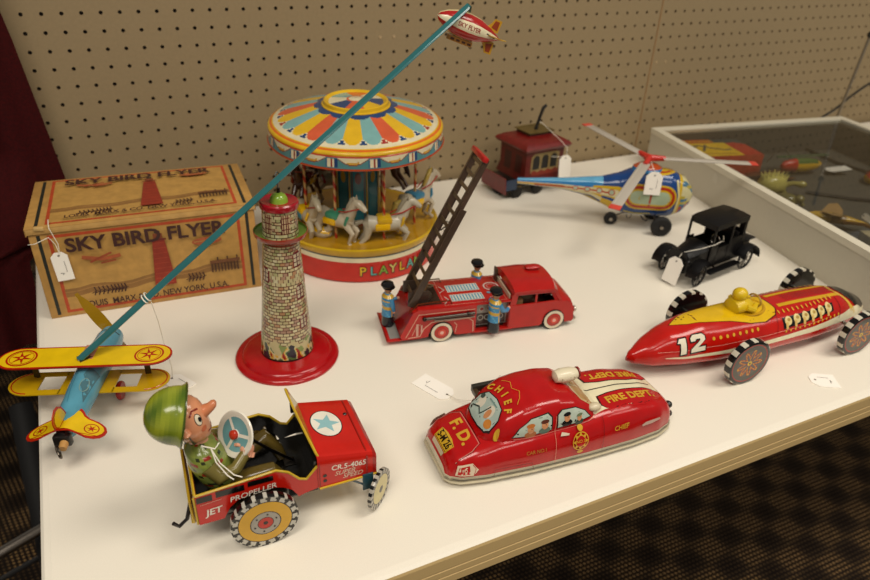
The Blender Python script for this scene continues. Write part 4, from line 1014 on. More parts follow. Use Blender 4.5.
    m.lathe([(2.55, -.55), (2.62, -.45), (2.42, -.1), (2.4, .1), (2.38, .3), (2.33, .6), (2.25, .9), (2.1, 1.25), (1.9, 1.6), (1.6, 1.95), (1.25, 2.2), (.8, 2.42), (.4, 2.5), (.02, 2.53)], lambda a, r, z: hel(a, z*.4), 60, M=T, caps=False)
    m.lathe([(2.5, -.5), (2.2, -.1), (2.1, .6), (1.2, 1.9), (.02, 2.3)], hx('2c2c18'), 40, M=T, caps=False)
    m.tube([T @ V((2.62*cos(a), 2.62*sin(a), -.48)) for a in [2*pi*j/40 for j in range(40)]], .09, hx('3f4f14'), 6, True)
    m.build('helmet', dr, label='green mottled helmet')
    m = MB('paper'); m.tube([(-3.0, 2.8, 9.6), (-2.0, 2.5, 9.2), (-1.6, 3, 9.3)], .06, WHITE, 6); m.tube([(-2.3, 2.5, 9.3), (-1.8, 2.0, 8.0), (-.9, 1.3, 7.0), (-.3, .9, 6.9)], .055, WHITE, 6); m.tube([(-2.3, 2.5, 9.3), (-2.1, 2.0, 8.2), (-1.4, 1.3, 7.1), (-1.0, .9, 6.9)], .055, WHITE, 6)
    m.build('string', t)

def lerp(tab, x):
    if x <= tab[0][0]: return tab[0][1]
    for (a, b), (c, d) in zip(tab, tab[1:]):
        if x <= c: u = (x-a)/(c-a); u = u*u*(3-2*u)*.35+u*.65; return b+(d-b)*u
    return tab[-1][1]
def build_chief():
    t = thing('toy_police_car', 'red tin fire chief car with printed windows lying nearest the front edge', 'toy car', (31, -73.5, 0), -5)
    t.name = 'fire_chief_car'
    CR = hx('b00a0c'); CH = hx('c9bfa4'); CY = 2.7
    top = [(0, 1.7), (.35, 2.3), (1.2, 2.9), (3, 3.45), (5.5, 3.9), (9, 4.2), (14, 4.45), (17, 4.7), (20, 4.65), (23, 4.2), (25, 3.5), (26, 2.7), (26.5, 1.8)]
    hw = [(0, 2.7), (.35, 3.2), (1.4, 3.75), (4, 4.15), (9, 4.45), (15, 4.5), (20, 4.35), (23.5, 4.0), (25.3, 3.4), (26.2, 2.6), (26.5, 2.0)]
    m = MB('tin'); rings = []
    N = 64; NX = 90
    for i in range(NX+1):
        x = 26.5*(.5-.5*cos(pi*i/NX)); h = lerp(top, x); w = lerp(hw, x); r = []
        f = min(1, h*.93)
        zs = [( .97, .45), (1.0, .8), (1.0, 1.3), (1.0, 1.9), (.985, 2.4), (.95, 2.85), (.9, 3.2)]
        zt = h-.1
        prof = [(.90*w, .45), (.99*w, .75), (1.0*w, 1.2), (1.0*w, .42*h), (.985*w, .58*h), (.95*w, .72*h), (.885*w, .84*h), (.80*w, .92*h), (.68*w, .965*h), (.5*w, .985*h), (.3*w, .995*h), (.1*w, 1.0*h)]
        prof = [(a, max(b, .45) if k else .45) for k, (a, b) in enumerate(prof)]
        for k in range(1, len(prof)): prof[k] = (prof[k][0], max(prof[k][1], prof[k-1][1]+.004))
        r = [V((x, CY-a, b)) for a, b in prof]+[V((x, CY+a, b)) for a, b in prof[::-1]]
        rings.append(r)
    m.loft(rings, lambda i, j, p: CH if p.z < .85 else CR)
    m.build  # body shell continues with the greenhouse
    gt = [(3.4, 3.45), (4.6, 4.6), (6.2, 5.9), (7.8, 6.55), (9.5, 6.8), (11.5, 6.8), (13.2, 6.5), (14.8, 5.7), (16.6, 4.65)]
    gw = [(3.4, 1.2), (4.2, 2.4), (5.6, 3.2), (8, 3.6), (13, 3.65), (15, 3.5), (16.6, 3.2)]
    rings = []
    for i in range(61):
        x = 3.4+13.2*i/60; h = lerp(gt, x); w = lerp(gw, x); b0 = 3.0
        rw = w*.74; prof = [(w, b0), (w*1.0, b0+.45*(h-b0)), (w*.93, b0+.7*(h-b0)), (w*.84, b0+.87*(h-b0)), (w*.7, b0+.955*(h-b0)), (w*.45, b0+.99*(h-b0)), (w*.15, h)]
        rings.append([V((x, CY-a, b)) for a, b in prof]+[V((x, CY+a, b)) for a, b in prof[::-1]])
    m.loft(rings, CR)
    m.freeze()
    GLD = hx('cfa02c'); PAN = hx('b8c4b4')
    # ---- near side
    for sg in (1, -1):
        d = Dec(m, (0, CY, 0), (sg, 0, 0), (0, 0, 1), back=20, sub=.45)
        X = lambda pts: [(sg*a, b) for a, b in pts]
        def win(pts, ppl):
            d.poly(X(pts), hx('16201c')); cx = sum(p[0] for p in pts)/len(pts); cz = sum(p[1] for p in pts)/len(pts)
            d.poly(X([(cx+(a-cx)*.93, cz+(b-cz)*.9) for a, b in pts]), PAN)
            for (px, pz, r, hair, coat) in ppl:
                d.ell(sg*px, pz-r*1.25, r*1.4, r*.8, coat, 14); d.ell(sg*px, pz, r*.8, r, hx('cf8f62'), 14); d.ell(sg*px, pz+r*.65, r*1.0, r*.45, hair, 12)
                d.ell(sg*(px+r*.2), pz, r*.12, r*.12, BLACK, 6)
        win([(6.4, 4.0), (7.1, 4.9), (8.3, 5.7), (10.2, 5.95), (10.65, 5.5), (10.65, 4.15), (8.6, 4.0)], [(8.3, 4.75, .45, hx('c07030'), hx('b0642a')), (9.8, 4.9, .45, hx('5a2a1a'), hx('4f6a5a'))])
        win([(11.1, 4.25), (11.1, 5.6), (11.6, 5.95), (13.2, 5.85), (14.4, 5.2), (15.1, 4.5), (13, 4.35)], [(12.2, 5.15, .42, BLACK, BLACK), (13.6, 4.85, .34, hx('6f7a5a'), hx('39463a'))])
        d.line(X([(10.9, 1.1), (10.9, 4.1), (11.0, 5.5)]), .05, hx('d88a70')); d.line(X([(16.3, 1.2), (16.3, 4.3)]), .05, hx('6a0a0a'))
        d.line(X([(6.6, 3.95), (9, 3.98), (15.6, 4.25)]), .06, hx('e08070'))
        d.line(X([(.6, .98), (5, 1.0), (15, 1.0), (25.8, 1.05)]), .07, BLACK)
        d.line(X([(4.4, .9), (4.6, 1.7), (8.4, 1.7), (8.6, .9)]), .05, hx('6a0a0a'))
        d.text('CAR NO.1', sg*8.8, 2.7, .48, hx('b07a2a'), .005); d.text('CHIEF', sg*18.4, 3.1, .66, GLD, .015, sx=1.0)
        d.ring(sg*13.6, 2.75, .85, .8, .09, GLD, 20); d.star(sg*13.6, 2.75, .85, GLD, 8, .62); d.ell(sg*13.6, 2.75, .52, .5, CR, 18); d.text('NO.1', sg*13.6, 2.75, .42, GLD, .01); d.ell(sg*13.6, 3.85, .3, .22, GLD, 12); d.ell(sg*13.6, 1.75, .35, .16, GLD, 12)
        d.poly(X([(11.4, 3.55), (12.3, 3.5), (12.4, 3.62), (11.6, 3.75)]), hx('d8c9b0'))
        d.poly(X([(20.9, 2.75), (21.4, 2.9), (23.3, 2.85), (23.4, 2.65), (22.2, 2.55), (21, 2.6)]), hx('c4a596')); 
        # tail lamp mark at the rear corner
        d.poly(X([(.8, 1.5), (1.1, 2.3), (2.4, 2.5), (2.9, 2.0), (2.4, 1.45)]), hx('d8c4a8')); d.poly(X([(.98, 1.58), (1.2, 2.15), (2.1, 2.3), (2.1, 1.6)]), CR); d.text('FD', sg*1.6, 1.9, .42, hx('d8c4a8'), .02); d.line(X([(2.45, 1.5), (2.65, 2.1), (2.4, 2.4)]), .06, CR)
    # ---- top: trunk, rear window, roof, hood
    d = Dec(m, (0, CY, 0), (0, -1, 0), (1, 0, 0), back=20, sub=.45)
    d.line([(-3.0, .9), (-2.9, 2.6), (-2.4, 3.5), (2.4, 3.5), (2.9, 2.6), (3.0, .9)], .09, hx('c8786a'))
    d.line([(-3.05, .9), (-2.95, 2.65), (-2.45, 3.62), (2.45, 3.62), (2.95, 2.65), (3.05, .9)], .05, hx('3a0808'))
    d.text('F. D.', .1, 2.55, 1.55, GLD, .04, sx=1.2)
    d.poly([(-1.4, .42), (1.4, .42), (1.5, 1.3), (.5, 1.5), (-.5, 1.5), (-1.5, 1.3)], hx('c9a02a')); d.line([(-1.3, .5), (1.3, .5), (1.4, 1.25), (-1.4, 1.25)], .05, BLACK, True); d.text('5-M 26', 0, .9, .85, hx('2a1c0c'), .03)
    d.poly([(-1.2, .15), (1.2, .15), (1.3, .38), (-1.3, .38)], hx('c8b898'))
    rw = [(-2.3, 4.55), (-1.9, 4.15), (-.8, 3.98), (.8, 3.98), (1.9, 4.15), (2.3, 4.55), (2.2, 5.5), (1.5, 6.15), (0, 6.35), (-1.5, 6.15), (-2.2, 5.5)]
    d.poly(rw, hx('2a1414')); d.poly([(a*.94, 5.15+(b-5.15)*.92) for a, b in rw], hx('a9b9ae'))
    d.ell(-1.2, 5.2, .55, .5, hx('d8d0bc')); d.ell(.6, 5.3, .6, .5, hx('d8d0bc')); d.ell(.6, 5.1, .35, .4, hx('c98a5a')); d.ell(1.5, 4.7, .5, .35, hx('c07a30')); d.line([(-1.8, 4.6), (-.9, 4.9), (-.2, 4.6), (.3, 5.6)], .14, hx('2f3f3a')); d.ell(-1.6, 5.6, .3, .2, hx('3c4a46')); d.line([(-.6, 5.9), (.9, 5.9)], .1, hx('6d8a84'))
    for k, ch in enumerate('CHIEF'): a = -.62+.31*k; d.text(ch, 3.3*sin(a), 4.0+3.05*cos(a), .95, GLD, .045, rot=-a*.9); d.k = 12
    d.line([(-1.9, 7.6), (-1.2, 8.2), (-.3, 7.9), (.4, 8.4), (1.3, 8.0), (1.9, 7.5)], .05, GLD); d.ell(-2.75, 5.1, .3, .16, GLD); d.ell(2.75, 5.1, .2, .3, GLD)
    d.ell(-2.9, 7.9, .13, .13, hx('d8c9b8'))
    d = Dec(m, (0, CY, 0), (1, 0, 0), (0, 1, 0), back=20, sub=.45)
    ho = [(15.2, -3.0), (15.7, -3.2), (17, -3.0), (20.5, -2.95), (23.5, -2.5), (25, -1.5), (25.5, 0), (25, 1.5), (23.5, 2.5), (20.5, 2.95), (17, 3.0), (15.7, 3.2), (15.2, 3.0), (15.6, 0)]
    d.poly(ho, CREAM)
    for s_ in (-1, 1):
        d.poly([(17.0, s_*1.15), (18.5, s_*.85), (22, s_*.65), (24.2, s_*.75), (25.15, s_*1.2), (24.4, s_*2.2), (22, s_*3.0), (17.6, s_*3.3), (16.8, s_*2.4)], hx('3a0808')); d.poly([(17.2, s_*1.25), (18.6, s_*.97), (22, s_*.77), (24.1, s_*.87), (25.3, s_*1.3), (24.4, s_*2.3), (22, s_*3.1), (17.6, s_*3.4), (17.0, s_*2.4)], CR)
    d.line([(16.2, -.05), (20, 0), (24.6, .05)], .14, hx('4a4438')); d.text('FIRE DEPT.', 20.8, -1.85, 1.25, GLD, .035, sx=1.05, rot=.05)
    d2 = Dec(m, (0, CY, 0), (-1, 0, 0), (0, -1, 0), back=20, sub=.45); d2.k = 8; d2.text('FIRE DEPT.', -20.8, -1.85, 1.25, GLD, .035, sx=1.05, rot=-.05)
    # windscreen
    d = Dec(m, (0, CY, 0), (0, 1, 0), (-1, 0, 0), back=20, sub=.4)
    d.poly([(-2.9, -15.9), (2.9, -15.9), (2.4, -14.3), (1.2, -13.9), (-1.2, -13.9), (-2.4, -14.3)], hx('c2a878')); d.poly([(-2.6, -15.7), (2.6, -15.7), (2.1, -14.5), (1.1, -14.15), (-1.1, -14.15), (-2.1, -14.5)], hx('b08a58')); d.line([(0, -15.9), (0, -14)], .1, CREAM)
    m.v = [(p[0], p[1], .45+(p[2]-.45)*1.13) for p in m.v]
    m.build('body', t)
    # chrome bumper rail along the bottom
    m = MB('tin'); pts = []
    for i in range(61):
        x = 26.6*i/60-.05; pts.append((x, CY-lerp(hw, min(max(x, 0), 26.5))-.05, .62))
    far = [(x, 2*CY-y, z) for x, y, z in pts[::-1]]
    m.tube(pts+far, .15, hx('c4b99c'), 6, True); m.tube([(p[0], p[1]+.02, p[2]+.28) for p in pts], .06, hx('8a7f68'), 5)
    m.build('bumper_rail', t, label='cream bumper rail around the bottom')
    m = wheel_mb(1.45, .6, BLACK, [(1.4, BLACK), (.8, hx('5a5650'))], [(1.2, BLACK)], 28)
    w = m.build('wheel', t, (6.0, CY-3.3, 1.45)); clone(w, t, (6.0, CY+3.3, 1.45), (0, 0, pi)); clone(w, t, (21, CY-3.0, 1.45)); clone(w, t, (21, CY+3.0, 1.45), (0, 0, pi))
    UP = .8
    m = MB('plastic')
    m.loft([[V((x, CY+r*cos(a), 7.2+.85*r*sin(a))) for a in [2*pi*k/20 for k in range(20)]] for x, r in ((12.3, .2), (12.5, .65), (13.2, .85), (14.3, .8), (14.9, .6), (15.0, .2))], hx('ddd2b4')); m.box(13.1, 14.0, CY-.35, CY+.35, 6.3, 6.9, hx('ddd2b4'), .1)
    for k in range(4): m.box(12.9+k*.45, 13.0+k*.45, CY-.8, CY+.8, 7.0, 7.4, hx('b9ad90'))
    m.cyl((15.0, CY, 7.2), (15.15, CY, 7.2), .6, hx('8a2018'), n=20)
    m.build('siren', t, (0, 0, .78), label='cream roof siren')
    for s_ in (-1, 1):
        m = MB('plastic'); m.ball((15.7, CY+s_*2.9, 5.15), (.75, .5, .42), hx('cdbfa0'), 16); m.tube([(15.6, CY+s_*2.9, 4.9), (15.5, CY+s_*3.1, 4.1)], .22, hx('ddd2b4'), 8); m.ball((15.5, CY+s_*3.15, 4.1), .3, hx('ddd2b4'), 10)
        m.build('spotlight', t, (0, 0, .5))
    for (x, y) in ((12.0, CY-2.35), (7.6, CY-2.2), (11.9, CY+2.4)):
        m = MB('metal'); q = m; h = 6.25 if x > 10 else 5.95; m.ball((x, y, h), (.22, .22, .14), hx('d8cdb8'), 10); m.build('rivet', t, (0, 0, .72))
    m = MB('satin'); m.box(5.2, 8.6, CY+3.4, CY+3.9, 4.7, 5.5, hx('2c2a22'), .06); m.box(5.2, 5.7, CY+2.4, CY+3.6, 4.6, 5.2, hx('3a2a14'), .05); m.tube([(7, CY+2.2, 4.7), (7, CY+3.6, 5)], .18, GREY, 8); m.build('winding_key', t, (0, 0, .4), label='dark winding key on the far side')
    for z in (2.75, 1.5):
        m = MB('plastic'); s_ = -1
        m.ball((26.2-.3*(z > 2.5), CY-2.15, z), (.45, .45, .42), hx('20221c'), 14); m.build('headlamp', t)
        if z < 2: m = MB('plastic'); m.ball((26.35, CY+2.1, z), (.4, .45, .42), hx('20221c'), 14); m.build('headlamp', t)
    price_tag('white tag lying flat behind the rear of the fire chief car', (36.4, -59.9, .01), Matrix.Rotation(RD(-156), 4, 'Z'), w=2.5, h=4.9,
              strings=[[(.85, -1.9, .15), (1.3, -3.2, .3), (2.4, -4.4, .7), (3.0, -6.2, 1.3)]])

def build_racer():
    t = thing('toy_racing_car', 'red tin racing car numbered 12 with a yellow driver and checkered wheels', 'toy racing car', (58.3, -65.8, 0), -3)
    C0 = -.75; RR = hx('b8140a')
    top = [(0, 2.9), (.5, 3.4), (2, 4.3), (5, 5.7), (9, 6.4), (13, 6.45), (18, 6.4), (26, 6.45), (33, 6.2), (36.5, 5.5), (39.3, 4.4), (40.8, 3.2), (41.3, 2.3)]
    bot = [(0, 2.3), (1, 1.8), (4, 1.3), (10, .85), (16, .65), (30, .65), (37, .95), (40, 1.35), (41.3, 1.8)]
    hw = [(0, .15), (.7, .75), (3, 1.9), (7, 2.9), (12, 3.5), (18, 3.8), (27, 3.75), (33, 3.35), (37, 2.7), (40, 1.7), (41.3, .4)]
    def col(i, j, p):
        return RR
    rings = []; N = 56; NX = 110
    for i in range(NX+1):
        x = 41.3*(.5-.5*cos(pi*i/NX)); a = lerp(top, x); b = lerp(bot, x); w = lerp(hw, x); zc = b+(a-b)*.40
        r = []
        for k in range(N):
            q = 2*pi*k/N; c, s_ = cos(q), sin(q); e = 2/2.5
            y = w*math.copysign(abs(c)**e, c); z = zc+((a-zc) if s_ > 0 else (zc-b))*math.copysign(abs(s_)**(e if s_ < 0 else .92), s_)
            r.append(V((x, C0+y, z)))
        rings.append(r)
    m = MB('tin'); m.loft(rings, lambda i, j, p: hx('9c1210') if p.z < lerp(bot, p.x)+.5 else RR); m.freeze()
    OD = hx('d8a430')
    for sg in (1, -1):
        d = Dec(m, (0, C0, 0), (sg, 0, 0), (0, 0, 1), sub=.6)
        X = lambda pts: [(sg*a, b) for a, b in pts]
        st = [(4, 3.1), (8, 3.25), (14, 3.4), (22, 3.6), (30, 4.0), (35, 4.5), (38.5, 4.3), (40.6, 3.3)]; lo = [(40.4, 2.6), (38, 2.9), (34, 3.2), (28, 3.1), (20, 2.95), (12, 2.85), (6, 2.9), (4, 3.0)]
        d.poly(X(st+lo), CREAM)
        d.line(X([(3, 3.8), (9, 4.1), (18, 4.2), (30, 4.4)]), .04, hx('e2b0a0'))
        for k in range(8): d.ell(sg*(10+k*.95), 5.0+.015*k, .2, .2, OD, 10)
        for k in range(13): d.ell(sg*(21.6+k*.85), 4.15+.03*k, .16, .16, OD, 8); d.ell(sg*(21.2+k*.85), 6.05+.0*k, .12, .12, OD, 8)
        d.k = 3
        d.poly(X([(21.2, 4.45), (31.2, 4.95), (31.4, 5.75), (21.2, 5.6)]), BLACK)
        for k in range(6): cx = 22.2+k*1.62; cz = 5.12+.045*k; d.k = 5; d.ell(sg*cx, cz+.08, .62, .46, hx('e0cc8c'), 16); d.ell(sg*(cx+.12), cz+.2, .3, .16, hx('b09048'), 10); d.line(X([(cx-.3, cz), (cx-.35, cz-.75)]), .42, hx('d8b468'))
        d.line(X([(20, 4.0), (20.2, 5), (20.5, 6)]), .06, hx('6a0e0a')); d.line(X([(32.2, 3.9), (32.6, 5), (32.5, 6)]), .08, hx('6a0e0a'))
    d = Dec(m, (0, C0, 0), (1, 0, 0), (0, 0, 1), sub=.5); d.k = 4
    # number 12, drawn large with black outline on the rear side
    d = Dec(m, (0, C0, 0), (1, 0, 0), (0, .6, .8), sub=.4); d.k = 8
    T_ = lambda P: [(5.3+(x-5.75)*.84, 1.25+(z-3.1)*.9) for x, z in P]
    for c, o in ((BLACK, .17), (hx('e4dcc4'), 0)):
        d.poly(T_([(6.2-o, 3.1-o), (7.0+o, 3.1-o), (7.0+o, 5.15+o), (6.1-o, 5.15+o), (5.75-o, 4.6-o*.5), (6.2-o, 4.55-o)]), c)
        d.poly(T_([(7.7-o, 3.1-o), (9.9+o, 3.1-o), (9.9+o, 3.65+o), (8.75+o*.5, 3.65+o), (9.9+o, 4.45-o*.2), (9.9+o, 4.95), (9.5+o*.6, 5.3+o), (8.1-o*.6, 5.3+o), (7.7-o, 4.95), (7.7-o, 4.5-o), (8.4+o, 4.5-o), (8.45+o, 4.72-o), (9.15-o, 4.72-o), (9.15-o, 4.5+o*.2), (7.7-o, 3.55)]), c)
    d = Dec(m, (0, C0, 0), (1, 0, 0), (0, 1, 0), sub=.6)
    tz = [(5.6, .4), (7.5, 1.4), (10, 1.9), (14, 2.3), (18.5, 2.5), (21, 2.3), (21.3, 1.5), (21.3, -1.5), (20.6, -2.3), (18.5, -2.8), (16, -2.6), (13, -1.8), (10, -1.2), (7.5, -.6)]
    d.poly(tz, hx('5a1408')); d.poly([(13.4+(a-13.4)*.975, b*.96) for a, b in tz], hx('dab010'))
    for s_ in (-1, 1):
        d.line([(22, s_*1.1), (28, s_*1.15), (34, s_*1.1)], .5, hx('cf9f14')); d.line([(33.3, s_*.0), (34.2, s_*1.3), (35.2, s_*2.4), (36.5, s_*3.0)], .55, hx('d9ac3a'))
    for k in range(5): d.line([(24+k*.0, -.5+.25*k), (34, -.5+.25*k)], .05, hx('7a120e'))
    gr = [(34.4, 0), (35, 1.3), (36.4, 2.3), (38.8, 1.9), (40.3, 1.0), (40.7, 0), (40.3, -1.0), (38.8, -1.9), (36.4, -2.3), (35, -1.3)]
    d.poly(gr, BLACK)
    for k in range(12):
        x = 35+k*.46; w_ = 1.0+1.1*sin(min(pi, (k+2)*.24)); d.k = 6; d.line([(x, -w_), (x, w_)], .1, hx('8a7a58'))
    for k in range(9): y = -1.8+k*.45; d.k = 7; d.line([(35.1+abs(y)*.5, y), (40.2-abs(y)*.7, y)], .08, hx('8a7a58'))
    m.v = [(p[0] if p[0] < 15 else 15+(p[0]-15)*.905, p[1], p[2]) for p in m.v]
    m.build('body', t)
    # cockpit rim and driver
    m = MB('tin')
    m.tube([(17.3+2.3*cos(a), C0+1.75*sin(a), 6.15+.25*cos(a)*.5+.05) for a in [2*pi*k/36 for k in range(36)]], .22, hx('c2930f'), 8, True)
    m.lathe([(.05, 6.22), (1.55, 6.22), (2.0, 6.3)], lambda a, r, z: hx('6b4a28') if (int(a*14) % 2 == 0 and r > .8) else hx('9a7a3a'), 36, M=Matrix.Translation((17.3, C0, 0)) @ Matrix.Scale(1.1, 4, V((1, 0, 0))), caps=False)
    m.build('cockpit', t)
    m = MB('plastic'); PY = hx('d6b40c')
    m.loft([[V((x, C0+ry*cos(a), z+rz*sin(a))) for a in [2*pi*k/20 for k in range(20)]] for x, ry, rz, z in ((15.0, .2, .3, 6.6), (15.2, .95, .7, 6.8), (15.9, 1.15, .9, 7.0), (16.8, 1.0, .8, 6.9), (17.6, .5, .4, 6.7))], PY)
    m.ball((15.9, C0, 8.1), (.78, .72, .72), PY, 18); m.box(16.2, 16.9, C0-.45, C0+.45, 7.75, 7.95, PY, .08)
    for s_ in (-1, 1): m.tube([(16, C0+s_*1.0, 7.1), (16.9, C0+s_*1.2, 6.7), (17.9, C0+s_*.5, 6.8)], [.34, .3, .22], PY, 8)
    m.tube([(18.2, C0+.75*cos(a), 6.95+.6*sin(a)) for a in [2*pi*k/16 for k in range(16)]], .1, hx('a8842a'), 6, True)
    m.v = [(15.6+(x-15.9)*1.25, C0+(y-C0)*1.25, 6.3+(z-6.3)*1.2) for x, y, z in m.v]
    m.build('driver', t, label='small yellow driver figure')
    def chk(a, r, z):
        k = int(a*26); k = int(a*26); return hx('cfc8b4') if (a*26 % 2) < .85 else BLACK
    def side(a, r, z):
        return hx('a5221a') if r > 2.15 else hx('4a463e')
    def spoke(a, r, z):
        u = (a*9) % 1; q = abs(u-.5)*2
        if abs(q-(r-.5)/1.45) < .1: return hx('c9982c')
        if abs(q-(r-.5)/1.45) < .28: return hx('9c2018')
        return hx('55514a')
    fr = [(2.95, BLACK), (2.6, hx('a5221a')), (2.48, hx('4a463e'))]+[(1.85-.14*k, spoke) for k in range(10)]+[(.33, hx('d0a830')), (.12, BLACK)]
    m = wheel_mb(3.05, .85, chk, fr, [(2.8, BLACK), (1.2, hx('181614'))], 120, bulge=0)
    near = m
    w = m.build('wheel', t, (12.9, -6.6, 3.05)); clone(w, t, (31.3, -6.7, 3.05)); clone(w, t, (13.7, 4.9, 3.05), (0, 0, pi)); clone(w, t, (33.2, 4.9, 3.05), (0, 0, pi))
    m = MB('metal'); m.tube([(12.9, -6.6, 3.05), (13.7, 4.9, 3.05)], .22, GREY, 8); m.build('axle', t); m = MB('metal'); m.tube([(31.3, -6.7, 3.05), (33.2, 4.9, 3.05)], .22, GREY, 8); m.build('axle', t)
    m = MB('satin'); m.tube([(15.6, -4.2, 2.0), (15.7, -5.6, 2.0)], .16, hx('3a2c20'), 8)
    m.tube([(15.75+.55*cos(a)*(1.5), -6.1+.0*sin(a), 1.9+.62*sin(a)) for a in [2*pi*k/16 for k in range(16)]], .15, hx('5a3c28'), 6, True); m.build('winding_key', t)
    m = MB('satin'); m.box(15.4, 15.65, -4.85, -4.65, 2.9, 4.6, BLACK, .05); m.build('brake_lever', t)
    price_tag('white hexagonal tag lying on the table in front of the racing car', (80.6, -76.9, .01), Matrix.Rotation(RD(60), 4, 'Z'), w=2.6, h=3.2)
build_jeep(); build_chief(); build_racer()

def fireman(t, loc, rz, arm=1):
    m = MB('tin'); UB = hx('3a86b4'); YB = hx('c9a23a')
    def c(i, j, p):
        z = p.z
        if z < 1.6: return hx('1c2026')
        if 2.5 < z < 2.85 or 3.6 < z < 3.85 or 4.3 < z < 4.65: return YB
        if abs(j-.75) < .03: return YB
        return hx('56a2c0') if (int(j*22)+int(z*4)) % 5 == 0 else UB
    prof = [(0, .72, .8), (.3, .78, .85), (1.5, .7, .8), (1.6, .78, .9), (2.6, .68, .82), (3.6, .75, .95), (4.3, .72, .9), (4.65, .4, .5), (4.75, .3, .32)]
    ps = []
    for k in range(len(prof)-1):
        for q in range(4): u = q/4; ps.append([a*(1-u)+b*u for a, b in zip(prof[k], prof[k+1])])
    ps.append(prof[-1])
    m.loft([[V((rx*cos(a), ry*sin(a), z)) for a in [2*pi*k/24 for k in range(24)]] for z, rx, ry in ps], c)
    m.tube([(.1, arm*.8, 4.2), (.5, arm*1.0, 3.4), (1.3, arm*.8, 3.0), (1.75, arm*.6, 3.1)], [.34, .32, .27, .22], UB, 10)
    m.tube([(.0, -arm*.85, 4.2), (.1, -arm*1.05, 3.3), (.3, -arm*.95, 2.5)], [.32, .3, .24], UB, 10)
    m.ball((1.85, arm*.55, 3.15), .24, PINK, 10); m.ball((.32, -arm*.95, 2.3), .22, PINK, 10)
    m.tube([(.0, 0, 4.6), (0, 0, 5.0)], .3, hx('b89a4a'), 12)
    m.ball((.05, 0, 5.35), (.52, .5, .62), hx('a8744c'), 18)
    m.ball((.56, 0, 5.3), (.14, .12, .12), hx('a06a44'), 8)
    for s_ in (-1, 1): m.ball((.5, s_*.18, 5.48), (.06, .07, .07), BLACK, 6)
    o = m.build('fireman', t, loc, rot=(0, 0, RD(rz)), label='fireman figure in blue coat')
    m = MB('tin'); m.lathe([(.5, 5.5), (.55, 5.65), (.78, 5.8), (.84, 5.95), (.74, 6.2), (.4, 6.32), (.02, 6.35)], hx('0e0e10'), 28, M=Matrix.Translation((-.05, 0, 0)), caps=False)
    m.lathe([(.5, 5.6), (.8, 5.56), (.78, 5.5)], hx('0e0e10'), 24, M=Matrix.Translation((.15, 0, 0)), caps=False); m.ball((.55, 0, 6.0), (.1, .16, .16), GREY, 8)
    m.build('cap', o)
